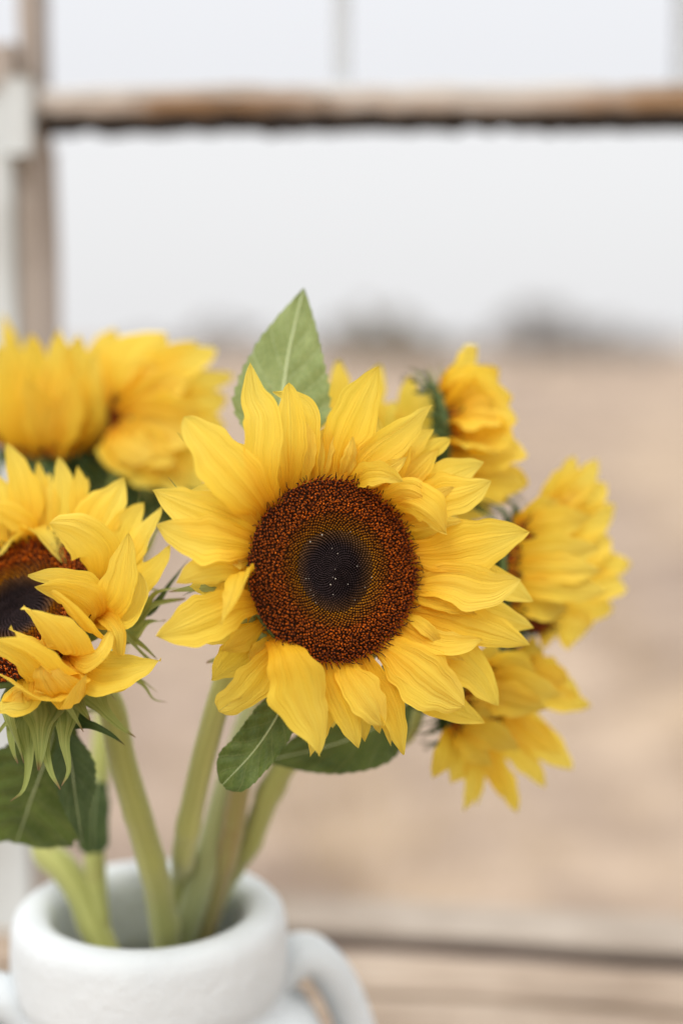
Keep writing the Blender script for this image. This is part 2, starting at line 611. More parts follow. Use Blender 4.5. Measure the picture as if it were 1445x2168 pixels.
r = random.Random(3)
V, F = [], []
for _ in range(5200):
    y = 2.0 + 26 * r.random() ** 1.6
    x = r.uniform(-0.45, 0.45) * (y + 3)
    if r.random() < 0.5:
        x, y = round(x * 0.7) / 0.7 + r.gauss(0, 0.12), y
    for _b in range(4):
        a = r.uniform(0, 6.28)
        h = r.uniform(0.03, 0.13)
        dx, dy = math.cos(a), math.sin(a)
        x0, y0 = x + r.gauss(0, .05), y + r.gauss(0, .05)
        i = len(V)
        V += [(x0 - dy * .004, y0 + dx * .004, -0.004), (x0 + dy * .004, y0 - dx * .004, -0.004), (x0 + dx * h * .7, y0 + dy * h * .7, h)]
        F.append((i, i + 1, i + 2))
o = mesh_obj('dry_grass', V, F, M_straw, smooth=False)
o['kind'] = 'stuff'
o['label'] = 'short dry straw scattered over the tan field'
o['category'] = 'dry grass'


def far_tree(px, dist, wpx, toppx, mat, label, seed, name='field_tree', trunkh=0.25):
    r = random.Random(seed)
    k = K * dist
    x = (px - 722.5) * k
    H = 1.5 + (735 - toppx) * k
    W = wpx * k
    t = thing(name, (x, dist, 0), label, 'tree', 'trees along the far edge of the field')
    base = np.array((x, dist, 0))
    V, F, _ = tube([base + (0, 0, -0.05), base + (0.02 * H, 0, H * .3), base + (-.02 * H, 0, H * .75)], [H * .035, H * .022, H * .008], 8, True, 10)
    for q in range(6):
        a = q * 1.05 + r.uniform(-.3, .3)
        s = base + (0, 0, H * r.uniform(.2, .5))
        e = s + (math.cos(a) * W * .38, math.sin(a) * W * .38, H * r.uniform(.12, .3))
        v2, f2, _ = tube([s, (s + e) / 2 + (0, 0, -.02 * H), e], [H * .014, H * .004], 6, True, 8)
        n0 = len(V)
        V = list(V) + list(v2)
        F = F + [tuple(n0 + i for i in f) for f in f2]
    mesh_obj('trunk', V, F, M_bark, t)
    V, F = [], []
    clumps = []
    for q in range(46):
        a, rr = r.uniform(0, 6.28), math.sqrt(r.random())
        cx, cy = math.cos(a) * rr * W * .42, math.sin(a) * rr * W * .42
        zz = H * (trunkh + (0.9 - trunkh) * r.random() * math.sqrt(max(0.05, 1 - (rr * .92) ** 2)))
        clumps.append((cx, cy, zz, min(W, H) * r.uniform(.10, .17)))
    for (cx, cy, zz, cr) in clumps:
        for _ in range(80):
            p = np.array([r.gauss(0, .5), r.gauss(0, .5), r.gauss(0, .42)]) * cr + (cx, cy, min(zz, H - cr * .6)) + base
            p[2] = max(p[2], 0.05)
            s = H * r.uniform(.022, .045)
            u = nrm(np.array([r.gauss(0, 1) for _ in range(3)]))
            v = nrm(np.cross(u, [r.gauss(0, 1) for _ in range(3)]))
            i = len(V)
            V += [p - u * s, p + v * s * .5, p + u * s, p - v * s * .5]
            F.append((i, i + 1, i + 2, i + 3))
    mesh_obj('crown', V, F, mat, t, smooth=False)


TREES = [
    (800, 95, 250, 640, M_crown, 'broad olive brown tree beyond the field, left of the tallest one'),
    (915, 105, 150, 700, M_crown, 'low brown bush between the two broad far trees'),
    (1130, 90, 240, 632, M_crown_hazed, 'tallest dark tree at the far edge of the field'),
    (1255, 110, 190, 668, M_crown_hazed, 'medium grey brown tree touching the tallest far tree'),
    (1370, 120, 230, 690, M_crown_hazed, 'wide low greyish tree at the end of the far row'),
    (470, 130, 230, 672, M_crown_hazed, 'grey far tree showing above the back sunflowers beside the upright leaf'),
    (320, 140, 190, 705, M_crown_hazed, 'low grey far tree peeking above the back left sunflower petals'),
    (1010, 135, 210, 706, M_crown_hazed, 'low pale grey far bush between the tallest tree and the brown bush'),
    (705, 140, 180, 704, M_crown_hazed, 'low pale grey far bush just beside the broad olive brown tree'),
    (620, 150, 150, 712, M_crown_hazed, 'low grey far tree hidden behind the upright sunflower leaf'),
]
for i, (px, di, wp, tp, mt, lb) in enumerate(TREES):
    far_tree(px, di, wp, tp, mt, lb, 40 + i)

# ------------------------------------------------------------------ old window frame behind the flowers
TH = math.radians(2.5)
A_ = np.array((math.cos(TH), -math.sin(TH), 0))
B_ = np.array((math.sin(TH), math.cos(TH), 0))
Z_ = np.array((0, 0, 1.0))
W0 = np.array((0, 1.0, 0))


def onwin(px, py, off=0.0):
    dr = FW + RX * ((px - 722.5) * K) + UP * ((1084 - py) * K)
    w0 = W0 + B_ * off
    s = ((w0 - CAM) @ B_) / (dr @ B_)
    p = CAM + dr * s
    return (p - W0) @ A_, p[2]


def wbox(name, a0, a1, z0, z1, b0, b1, mat, parent, jitter=0.0, seed=0, nseg=1, bev=0.0015):
    """box in the window's own axes, split lengthwise so edges can wander"""
    r = random.Random(seed)
    long_a = (a1 - a0) > (z1 - z0)
    V, F = [], []
    for i in range(nseg + 1):
        t = i / nseg
        jz = [r.gauss(0, jitter) for _ in range(4)]
        if long_a:
            ring = [(a0 + (a1 - a0) * t, z0 + jz[0], b0), (a0 + (a1 - a0) * t, z1 + jz[1], b0), (a0 + (a1 - a0) * t, z1 + jz[2], b1), (a0 + (a1 - a0) * t, z0 + jz[3], b1)]
        else:
            zz = z0 + (z1 - z0) * t
            ring = [(a0 + jz[0], zz, b0), (a0 + jz[1], zz, b1), (a1 + jz[2], zz, b1), (a1 + jz[3], zz, b0)]
        for (a, z, b) in ring:
            V.append(W0 + A_ * a + B_ * b + Z_ * z)
    for i in range(nseg):
        for j in range(4):
            k = (j + 1) % 4
            F.append((i * 4 + j, i * 4 + k, (i + 1) * 4 + k, (i + 1) * 4 + j))
    F += [(0, 1, 2, 3), tuple(nseg * 4 + j for j in (3, 2, 1, 0))]
    o = mesh_obj(name, V, F, mat, parent, smooth=False)
    if bev:
        m = o.modifiers.new('bevel', 'BEVEL')
        m.width = bev
        m.segments = 2
        m.limit_method = 'ANGLE'
    return o


ax = lambda px, py=735, off=0: onwin(px, py, off)[0]
az = lambda py, px=722, off=0: onwin(px, py, off)[1]
win = thing('window_frame', tuple(W0 + A_ * ax(80) + Z_ * 0), 'old weathered window frame with dark lower edge and pale bars behind the flowers', 'window frame')
aL, aJ0, aJ1 = ax(40), ax(46), ax(92)
aR = ax(1600)
zr1, zr0 = az(205), az(238)
wbox('jamb', aJ0, aJ1, 0.0, az(300), -0.004, 0.055, M_jamb, win, 0.0006, 1, 24)
wbox('upper_stile', ax(52), ax(90), az(300) + 0.0005, az(-260), 0.004, 0.045, M_muntin if False else M_jamb, win, 0.0004, 2, 12)
wbox('rail', aJ1 + 0.0005, aR, zr0, zr1, 0.0, 0.05, M_rail, win, 0.0009, 3, 50)
wbox('drip_edge', aJ1 + 0.0008, aR, az(262), zr0 - 0.0004, 0.001, 0.046, M_drip, win, 0.0011, 4, 60)
wbox('rail_cap', aJ1 + 0.0006, aR, zr1 + 0.0004, az(176), 0.006, 0.044, M_cap, win, 0.0005, 5, 30)
mun = [ax(702), ax(738), ax(1422), ax(1460)]
for i in range(2):
    wbox('muntin', mun[2 * i], mun[2 * i + 1], az(176) + .0005, az(-260), 0.014, 0.034, M_muntin, win, 0.0002, 6 + i, 8)
for i, (p0, p1) in enumerate(((aJ1, mun[0]), (mun[1], mun[2]))):
    wbox('glass_pane', p0 + .0003, p1 - .0003, az(176) + .0006, az(-260), 0.022, 0.025, M_glass, win, bev=0)
wbox('head_rail', ax(52), aR, az(-260) + .0005, az(-330), 0.0, 0.05, M_rail, win, 0.0006, 9, 20)

side = thing('side_frame', tuple(W0 + A_ * ax(-20) + Z_ * 0), 'pale painted side frame with a cross rail left of the bare brown jamb', 'frame')
wbox('post', ax(-70), aJ0 - .0008, 0.0, az(196), -0.012, 0.035, M_white, side, 0.0004, 11, 20)
wbox('cross_rail', ax(-160), ax(52) - .0006, az(196) + .0005, az(92), -0.012, 0.035, M_jamb, side, 0.0008, 12, 10)
wbox('corner_block', ax(36), ax(94), az(330), az(168), -0.022, -0.0125, M_white, side, 0.0008, 13, 6)
wbox('side_pane', ax(-160), ax(51), az(92) + .0005, az(-260), 0.012, 0.015, M_glass, side, bev=0)

# ------------------------------------------------------------------ plank bench
def ray_z(px, py, z):
    dr = FW + RX * ((px - 722.5) * K) + UP * ((1084 - py) * K)
    s = (z - CAM[2]) / dr[2]
    return CAM + dr * s


rimc = P(316, 1912, 0.70)
ZR = rimc[2]
VH = 0.152
ZB = ZR - VH
bth = math.radians(-8)
BA = np.array((math.cos(bth), math.sin(bth), 0))
BB = np.array((-math.sin(bth), math.cos(bth), 0))
pf = ray_z(900, 1976, ZB)
bench = thing('plank_bench', (pf[0], pf[1] - 0.2, 0), 'weathered grey brown plank bench top with dark gaps carrying the white jug', 'bench')


def bbox(name, c, da, db, dz, mat, parent, jit=0.001, seed=0, nseg=20):
    r = random.Random(seed)
    V, F = [], []
    for i in range(nseg + 1):
        t = i / nseg - .5
        for (sb, sz) in ((-1, -1), (1, -1), (1, 1), (-1, 1)):
            V.append(np.array(c) + BA * da * t + BB * (db / 2 * sb + r.gauss(0, jit)) + Z_ * (dz / 2 * sz + (r.gauss(0, jit * .25) if sz < 0 else 0)))
    for i in range(nseg):
        for j in range(4):
            k = (j + 1) % 4
            F.append((i * 4 + j, (i + 1) * 4 + j, (i + 1) * 4 + k, i * 4 + k))
    F += [(0, 1, 2, 3), tuple(nseg * 4 + j for j in (3, 2, 1, 0))]
    o = mesh_obj(name, V, F, mat, parent, smooth=False)
    m = o.modifiers.new('bevel', 'BEVEL')
    m.width = 0.003
    m.segments = 2
    return o


edge = pf @ BB
ca = 0.0
pos = edge
widths = [0.062, 0.058, 0.085, 0.085, 0.085, 0.085, 0.085]
gaps = [0.036, 0.010, 0.006, 0.005, 0.006, 0.005, 0.005]
spans = []
# back plank lies behind the dark gap at 'edge'; the others come towards the camera
spans.append((edge, edge + widths[0]))
q = edge - gaps[0]
for wd, gp in zip(widths[1:], gaps[1:]):
    spans.append((q - wd, q))
    q = q - wd - gp
for i, (b0, b1) in enumerate(spans):
    c = BA * 0.05 + BB * ((b0 + b1) / 2)
    if i == 0:
        bbox('plank', np.array((c[0], c[1], ZB - 0.004)), 1.5, b1 - b0, 0.008, M_plank_pale, bench, 0.0012, 20)
        bbox('gap_shade_board', np.array((c[0], c[1], ZB - 0.0155)), 1.5, b1 - b0 - 0.006, 0.0148, M_gap_shade, bench, 0.0012, 19)  # added dark board: paints the shade seen in the gap
        continue
    c = np.array((c[0], c[1], ZB - 0.011))
    bbox('plank', c, 1.5, b1 - b0, 0.022, M_plank, bench, 0.0012, 20 + i)
bmid = (spans[-1][0] + spans[0][1]) / 2
for s in (-0.6, 0.0, 0.6):
    c = BA * (0.05 + s) + BB * bmid
    wd = spans[0][1] - spans[-1][0]
    bbox('bearer', (c[0], c[1], ZB - 0.022 - 0.018), 0.04, wd - 0.02, 0.036, M_plank, bench, 0.0005, 31, 2)
for s in (-0.6, 0.6):
    for e in (-1, 1):
        c = BA * (0.05 + s) + BB * (bmid + e * (wd / 2 - 0.04))
        h = ZB - 0.058
        bbox('leg', (c[0], c[1], h / 2), 0.05, 0.05, h, M_plank, bench, 0.0002, 33, 2)

# ------------------------------------------------------------------ white jug
mmv = K * 0.70
RO, RI = 291 * mmv, 201 * mmv
vase = thing('ceramic_jug', (rimc[0], rimc[1], ZB), 'matte white ceramic jug with a thick rounded rim and side handles holding the sunflowers', 'jug')
prof = [  # (radius, height from base)
    (0.0, 0.0), (0.060, 0.0), (0.068, 0.004), (0.080, 0.020), (0.0885, 0.045), (0.0895, 0.062), (0.0865, 0.079), (0.0800, 0.0925), (RO * 1.01, 0.1015),
    (RO * 0.945, 0.1065), (RO * 0.950, 0.1095), (RO * 0.990, 0.1145), (RO * 1.002, 0.124), (RO * 1.0, 0.138), (RO * 0.98, 0.1470), (RO * 0.925, 0.1512), (RO * 0.84, VH),
    (RI * 1.09, 0.1508), (RI * 1.02, 0.147), (RI * 0.99, 0.140), (RI * 0.985, 0.125), (RI * 0.99, 0.108), (0.058, 0.096), (0.072, 0.082), (0.0785, 0.062), (0.076, 0.040), (0.064, 0.016), (0.052, 0.0095), (0.0, 0.009)]
pr3 = catmull([(a, 0, b) for a, b in prof], 110)
V, F, NS = [], [], 72
for p in pr3:
    for j in range(NS):
        a = 2 * math.pi * j / NS
        wob = 1 + 0.004 * math.sin(2 * a + p[2] * 30) + 0.003 * math.sin(5 * a + p[2] * 55)
        V.append((rimc[0] + max(p[0], 0.0004) * wob * math.cos(a), rimc[1] + max(p[0], 0.0004) * wob * math.sin(a), ZB + p[2]))
for i in range(len(pr3) - 1):
    for j in range(NS):
        k = (j + 1) % NS
        F.append((i * NS + j, i * NS + k, (i + 1) * NS + k, (i + 1) * NS + j))
mesh_obj('body', V, F, M_vase, vase)
for s, ry in ((1, 0.30), (-1, 0.30)):
    # flattened strap handle from under the rim out and down to the belly
    dirv = nrm(np.array((s * math.cos(ry), math.sin(ry) * s, 0)))
    tv = np.cross(Z_, dirv)
    ctr = [(0.056, 0.098), (0.069, 0.112), (0.080, 0.1155), (0.091, 0.107), (0.101, 0.088), (0.107, 0.066), (0.104, 0.044), (0.082, 0.030)]
    path = catmull([np.array((rimc[0], rimc[1], ZB)) + dirv * a + Z_ * b for a, b in ctr], 48)
    T, Nn, S = frames(path, tv)
    V, F = [], []
    for i in range(48):
        for j in range(16):
            a = 2 * math.pi * j / 16
            V.append(path[i] + Nn[i] * 0.016 * math.cos(a) + S[i] * 0.0102 * math.sin(a))
    for i in range(47):
        for j in range(16):
            k = (j + 1) % 16
            F.append((i * 16 + j, i * 16 + k, (i + 1) * 16 + k, (i + 1) * 16 + j))
    F += [tuple(range(16))[::-1], tuple(47 * 16 + j for j in range(16))]
    mesh_obj('handle', V, F, M_vase, vase)

# ------------------------------------------------------------------ sunflowers
def floret_mesh(c, n, e1, e2, R, count, seed, hfun):
    """spiral of small disc flowers: dark eye, golden ring of buds, rusty open flowers with dark curled tips"""
    r = random.Random(seed)
    V, F, C = [], [], []

    def add_tube(p0, p1, p2, r0, r1, r2, c0, c1, c2, ns=5):
        ax_ = nrm(p2 - p0)
        u = nrm(np.cross(ax_, (0.31, 0.77, 0.55)))
        v = np.cross(ax_, u)
        i0 = len(V)
        for (p, rr, cc) in ((p0, r0, c0), (p1, r1, c1), (p2, r2, c2)):
            for j in range(ns):
                a = 2 * math.pi * j / ns
                V.append(p + (u * math.cos(a) + v * math.sin(a)) * rr)
                C.append(cc)
        for k in range(2):
            for j in range(ns):
                q = (j + 1) % ns
                F.append((i0 + k * ns + j, i0 + k * ns + q, i0 + (k + 1) * ns + q, i0 + (k + 1) * ns + j))
        F.append(tuple(i0 + 2 * ns + j for j in range(ns)))
    ga = math.pi * (3 - math.sqrt(5))
    for k in range(count):
        f = (k + 0.5) / count
        rr = R * f ** 0.60
        x = rr / R
        a = k * ga
        rad = e1 * math.cos(a) + e2 * math.sin(a)
        tan = -e1 * math.sin(a) + e2 * math.cos(a)
        b = c + rad * rr + n * hfun(x)
        if x > 0.4:
            jt = R * 0.0045 * min(1, (x - .4) * 5)
            b = b + rad * r.gauss(0, jt) + tan * r.gauss(0, jt) + n * r.gauss(0, jt * 1.2)
        sp = R * 1.9 * 0.60 ** .5 * (x ** 0.18) / math.sqrt(count)     # local spacing
        j = lambda s: r.gauss(0, s)
        edge_ = 0.45 + 0.012 * math.sin(3 * a)
        if x < edge_:
            # closed eye: fine pointed scales leaning to the centre
            dk = r.uniform(0.7, 1.3)
            g_ = max(0, (x - 0.25) / 0.2)
            g2 = max(0, (x - 0.27) / 0.18) ** 1.5 * (0.75 + 0.25 * math.sin(a + 0.6))
            c0 = ((0.016 + .17 * g2) * dk, (0.011 + .068 * g2) * dk, 0.010 * dk)
            c2 = ((0.046 + .06 * g_ * g_) * dk, (0.028 + .024 * g_ * g_) * dk, 0.032 * dk)
            ln = sp * 1.7
            tip = b + n * (sp * 0.85) - rad * ln * 0.4
            add_tube(b - n * sp, b + n * sp * .35, tip, sp * .55, sp * .48, sp * .08, c0, c0, c2, 5)
        elif x < 0.63:
            g_ = (x - edge_) / 0.2
            m_ = r.uniform(0.75, 1.25)
            c0 = (0.16 * m_, 0.06 * m_, 0.006)
            c1 = ((0.50 - .06 * g_) * m_, (0.21 - .11 * g_) * m_, 0.010)
            c2 = (0.13 * m_, 0.05 * m_, 0.008)
            tip = b + n * sp * (1.3 + .4 * g_) + rad * sp * j(.1)
            add_tube(b - n * sp, b + n * sp * .7, tip, sp * .35, sp * .42, sp * .14, c0, c1, c2, 5)
            if r.random() < 0.6:
                t0 = tip - n * sp * .1
                add_tube(t0, t0 + n * sp * .2, t0 + n * sp * .4, sp * .2, sp * .22, sp * .08, (0.02, 0.009, 0.007), (0.016, 0.008, 0.007), (0.012, 0.006, 0.006), 4)
        else:
            m_ = r.uniform(0.6, 1.25)
            g_ = (x - 0.63) / 0.37
            c0 = (0.05 * m_, 0.012 * m_, 0.004)
            c1 = ((0.46 - .16 * g_) * m_, (0.082 - .034 * g_) * m_, 0.006)
            c2 = ((0.56 - .18 * g_) * m_, (0.125 - .05 * g_) * m_, 0.008)
            hgt = sp * r.uniform(0.9, 1.7)
            lean = rad * sp * (0.25 + .9 * max(0, g_ - .6)) + tan * sp * j(.25) + rad * sp * j(.3)
            tip = b + n * hgt + lean
            add_tube(b - n * sp, b + n * hgt * .55 + lean * .4, tip, sp * .3, sp * .36, sp * .46, c0, c1, c2, 5)
            # dark anther column, curled outwards at the rim
            if r.random() < 0.93:
                ln = sp * r.uniform(.6, 1.25) * (1 + 1.6 * max(0, g_ - .5) + 3.0 * max(0, g_ - .88) * 4)
                d1 = nrm(n + rad * (0.2 + 1.1 * max(0, g_ - .5) + j(.3)) + tan * j(.45))
                d2 = nrm(d1 + rad * j(.7) + tan * j(.7))
                dk = (0.020 * m_, 0.0065 * m_, 0.006)
                add_tube(tip - n * sp * .3, tip + d1 * ln * .6, tip + d1 * ln * .6 + d2 * ln * .6, sp * .20, sp * .23, sp * .15, dk, dk, (0.022, 0.007, 0.007), 4)
    return V, F, C


class Flower:
    def __init__(self, name, label, cpx, dep, n, Rpx, rim_px, stem_pts, srad, count, stem_mat, seed, nu=11, nv=22):
        self.c = P(cpx[0], cpx[1], dep)
        self.dep = dep
        self.n = cam_dir(*n)
        self.mm = K * dep                      # metres for one photo pixel at this depth
        self.R = Rpx * self.mm
        self.e1 = nrm(np.cross(UP, self.n)) if abs(self.n @ UP) < 0.97 else nrm(np.cross(RX, self.n))
        self.e2 = np.cross(self.n, self.e1)
        self.r = random.Random(seed)
        self.nu, self.nv = nu, nv
        self.wf = {11: 1.08, 12: 1.2}.get(seed, 1.02)
        self.seed = seed
        # stem: from the vase floor, through the mouth, to the back of the head
        mouth = ray_z(rim_px[0], rim_px[1], ZR - 0.004)
        axis = np.array((rimc[0], rimc[1], 0))
        v = mouth - axis
        v[2] = 0
        lim = RI * 0.97 - srad * 1.05
        if np.linalg.norm(v) > lim:
            v = v * lim / np.linalg.norm(v)
        mouth = axis + v + Z_ * (ZR - 0.004)
        head = self.c - self.n * (self.R * 0.62)
        neck = head - self.n * 0.022
        mids = [P(*q) for q in stem_pts]
        prev = mids[-1] if mids else neck
        dirn = nrm(mouth - prev)
        foot = mouth + dirn * ((ZR - 0.004 - ZB - 0.0125) / max(0.2, -dirn[2]))
        fv = foot - axis
        fv[2] = 0
        if np.linalg.norm(fv) > 0.046:
            fv = fv * 0.046 / np.linalg.norm(fv)
        foot = axis + fv + Z_ * (ZB + 0.0125)
        self.t = thing(name, tuple(foot), label, 'sunflower', 'cut sunflowers standing in the white jug')
        path = [head, neck] + mids + [mouth, foot]
        self.path = path
        V, F, UV = tube(path[::-1], [srad, srad, srad * .98, srad * .95, srad * .9, srad * .85, srad * 1.0], 18, True, 70)
        # leaf scars: small swellings
        V = np.array(V).reshape(70, 18, 3)
        ctr = V.mean(axis=1, keepdims=True)
        tt = np.linspace(0, 1, 70)
        sc = np.ones((70, 18))
        for q in range(5):
            t0, j0, am = self.r.uniform(.25, .95), self.r.uniform(0, 18), self.r.uniform(.12, .3)
            dj = np.minimum(abs(np.arange(18) - j0), 18 - abs(np.arange(18) - j0))
            sc += am * np.exp(-((tt - t0) / .012) ** 2)[:, None] * np.exp(-(dj / 3.5) ** 2)[None]
        sc += 0.035 * np.cos(np.arange(18) * 2 * math.pi * 3 / 18 + 1)[None]
        V = (ctr + (V - ctr) * sc[:, :, None]).reshape(-1, 3)
        st = mesh_obj('stem', V, F, stem_mat, self.t, uv=UV)
        V3 = V.reshape(70, 18, 3)
        HV, HF = [], []
        for q in range(1500):
            i_, j_ = self.r.uniform(22, 68), self.r.randrange(18)
            a_, fr_ = int(i_), i_ - int(i_)
            p_ = V3[a_, j_] * (1 - fr_) + V3[a_ + 1, j_] * fr_
            c_ = ctr[a_, 0] * (1 - fr_) + ctr[a_ + 1, 0] * fr_
            o_ = nrm(p_ - c_)
            up_ = nrm(ctr[a_ + 1, 0] - ctr[a_, 0])
            sd_ = np.cross(o_, up_)
            ln_ = self.r.uniform(.0008, .0019)
            tp_ = p_ + o_ * ln_ + up_ * self.r.gauss(0, .0005) + sd_ * self.r.gauss(0, .0005)
            k_ = len(HV)
            HV += [p_ - o_ * .0004 - up_ * .00011, p_ - o_ * .0004 + up_ * .00011, tp_]
            HF.append((k_, k_ + 1, k_ + 2))
        hb = mesh_obj('bristles', HV, HF, M_bristle, st, smooth=False)
        hb['kind'] = 'stuff'
        # receptacle: the green cup behind the disc
        rp = [(self.R * 0.10, -0.66), (self.R * 0.26, -0.62), (self.R * 0.52, -0.50), (self.R * 0.82, -0.32), (self.R * 0.99, -0.14), (self.R * 0.97, -0.07), (self.R * 0.6, -0.12), (0.0005, -0.12)]
        V, F, ns = [], [], 40
        for (a, h) in rp:
            for j in range(ns):
                an = 2 * math.pi * j / ns
                V.append(self.c + self.n * (h * self.R) + a * (self.e1 * math.cos(an) + self.e2 * math.sin(an)))
        for i in range(len(rp) - 1):
            for j in range(ns):
                k = (j + 1) % ns
                F.append((i * ns + j, i * ns + k, (i + 1) * ns + k, (i + 1) * ns + j))
        F.append(tuple(range(ns))[::-1])
        self.recep = mesh_obj('receptacle', V, F, M_recep, self.t)
        # disc: base dish with the floret spiral as its sub-part
        hf = lambda x: self.R * (0.055 * math.sin(min(1, max(0, (x - .25) / .75)) * math.pi) - 0.02 * (1 - x))
        self.hf = hf
        V, F, C = [], [], []
        rings = np.linspace(0.01, 0.99, 16)
        for x in rings:
            for j in range(ns):
                an = 2 * math.pi * j / ns
                V.append(self.c + self.n * (hf(x) - 0.0012) + x * self.R * (self.e1 * math.cos(an) + self.e2 * math.sin(an)))
                C.append((0.02, 0.009, 0.006) if x < .43 else (0.055, 0.018, 0.005))
        for i in range(len(rings) - 1):
            for j in range(ns):
                k = (j + 1) % ns
                F.append((i * ns + j, i * ns + k, (i + 1) * ns + k, (i + 1) * ns + j))
        F.append(tuple(range(ns))[::-1])
        self.disc = mesh_obj('disc', V, F, M_floret, self.t, cols=C)
        V, F, C = floret_mesh(self.c, self.n, self.e1, self.e2, self.R * 1.0, count, seed, hf)
        fl = mesh_obj('florets', V, F, M_floret, self.disc, cols=C, smooth=False)
        fl['kind'] = 'stuff'

    def rim(self, an, k=0.97, h=-0.06):
        return self.c + self.R * k * (self.e1 * math.cos(an) + self.e2 * math.sin(an)) + self.n * (h * self.R)

    def rim_near(self, bx, by, k=0.97, h=-0.06):
        ans = np.linspace(0, 2 * math.pi, 180, endpoint=False)
        pts = np.array([self.rim(a, k, h) for a in ans])
        pp, _ = pix(pts)
        i = int(np.argmin(((pp - (bx, by)) ** 2).sum(1)))
        return pts[i], ans[i]

    def petal(self, tip, wpx, base=None, dz=None, mids=None, bulge=0.10, twist=None, cup=None, notch=0.0, roll=0.0, h=None, e=0.8, ripple=0.06, peak=0.5, bw=0.46, face=False):
        r = self.r
        wpx = wpx * self.wf
        h = r.uniform(-0.10, -0.03) if h is None else h
        if base is None:
            # leave the rim in the direction of the tip
            cp, _ = pix(self.c)
            best = None
            dv = nrm(np.array(tip, float) - cp)
            ans = np.linspace(0, 2 * math.pi, 180, endpoint=False)
            pts = np.array([self.rim(a, .97, h) for a in ans])
            pp, _ = pix(pts)
            dd = pp - cp
            sc = (dd @ dv) / (np.linalg.norm(dd, axis=1) + 1e-9)
            i = int(np.argmax(sc))
            b, an = pts[i], ans[i]
        else:
            b, an = self.rim_near(base[0], base[1], .97, h)
        rad = self.e1 * math.cos(an) + self.e2 * math.sin(an)
        _, bd = pix(b)
        if dz is None:
            # carry on roughly in the plane of the head, gently
            plen = np.linalg.norm(np.array(tip, float) - pix(b)[0]) * self.mm
            dz = float(np.clip((rad @ FW) * plen * 0.8, -0.025, 0.025)) * 1000 + r.uniform(-3, 3)
        tp = P(tip[0], tip[1], bd + dz / 1000)
        Ln = np.linalg.norm(tp - b)
        if mids:
            path = [b] + [P(q[0], q[1], bd + q[2] / 1000) for q in mids] + [tp]
        else:
            path = [b, b + (tp - b) * .3 + self.n * (bulge * .8 * Ln) + rad * 0.04 * Ln, b + (tp - b) * .65 + self.n * (bulge * Ln), tp]
        # face the petal between the head's normal and the viewer
        n0 = nrm(self.n + 0.6 * nrm(CAM - b)) if self.n @ nrm(CAM - b) > -0.2 else self.n
        if face:
            n0 = nrm(CAM - (b + tp) / 2)
        V, F, UV = blade(path, n0, wpx * self.mm, lambda t: petal_prof(t, bw, peak, e), self.nu, self.nv,
                         r.uniform(-.25, .25) if twist is None else twist, r.uniform(-.1, .25) if cup is None else cup,
                         0.09, ripple, r.random(), notch, roll)
        return mesh_obj('petal', V, F, M_petal, self.t, uv=UV)

    def bract(self, tip, base, wpx, dz0=0.0, dz1=0.0, mat=None, bend=0.0, mids=None, nv=18):
        b = P(base[0], base[1], self.dep + dz0 / 1000)
        e = P(tip[0], tip[1], self.dep + dz1 / 1000)
        # root it on the receptacle, then out through the given points
        root = self.c + (b - self.c) * 0.75
        path = [b] + ([P(*q[:2], self.dep + q[2] / 1000) for q in mids] if mids else [(b + e) / 2 + UP * bend * self.mm]) + [e]
        root = b - (b - (self.c - self.n * self.R * .3)) * 0.18
        path = [root] + path
        V, F, UV = blade(path, nrm(CAM - b) * .9 + self.n * .3, wpx * 1.25 * self.mm, bract_prof, 9, nv, self.r.uniform(-.3, .3), 0.35, 0.03, 0.04, self.r.random())
        return mesh_obj('bract', V, F, mat or M_bract, self.recep, uv=UV)

    def ring_bracts(self, cnt, lng=1.0, wid=0.34, mat=None, back=0.35, a0=0.0):
        for k in range(cnt):
            an = a0 + 2 * math.pi * (k + self.r.uniform(-.25, .25)) / cnt
            rad = self.e1 * math.cos(an) + self.e2 * math.sin(an)
            l = self.R * lng * self.r.uniform(.75, 1.15)
            b = self.c + rad * self.R * .78 - self.n * self.R * .33
            m = self.c + rad * (self.R * 1.0 + l * .35) - self.n * self.R * .22
            e = self.c + rad * (self.R * .98 + l * .9) - self.n * self.R * (.25 + back * self.r.uniform(.4, 1.6))
            V, F, UV = blade([b, m, e], -self.n, self.R * wid, bract_prof, 7, 12, self.r.uniform(-.4, .4), 0.25, 0.03, 0.05, self.r.random())
            mesh_obj('bract', V, F, mat or M_bract, self.recep, uv=UV)

    def leaf(self, pts, wpx, mat, n0=None, twist=0.0, cup=0.1, fold=0.0, teeth=0.12, rib=2.2, ripple=0.04, prof=leaf_prof, roll=0.0, petiole=None):
        path = [P(*q) for q in pts]
        n0 = nrm(CAM - path[0]) if n0 is None else n0
        V, F, UV = blade(path, n0, wpx * self.mm, prof, 19, 92, twist, cup, 0.0, ripple, self.r.random(), 0, roll, teeth, fold)
        lf = mesh_obj('leaf', V, F, mat, self.t, uv=UV)
        mid = np.array(V).reshape(92, 19, 3)[:, 9]
        pth = list(mid[::8]) + [mid[-1]]
        if petiole:
            pth = [P(*q) for q in petiole] + pth
        V, F, UV = tube(pth, [rib * 1.3 * self.mm, rib * self.mm, rib * .75 * self.mm, rib * .3 * self.mm], 8, True, 40)
        mesh_obj('midrib', V, F, M_rib, lf, uv=UV)
        return lf


# ---- the front sunflower
f = Flower('sunflower', 'sunflower facing the viewer in sharp focus, its whole dark brown disc showing', (707, 1207), 0.572, (0.42, 0.10, 0.91), 195,
           (384, 1905), [(500, 1390, .612), (440, 1570, .634), (392, 1790, .668)], 0.0060, 3500, M_stem, 11, 15, 34)
f.ring_bracts(16, .5, .38, M_bract, .8)
Q = f.petal
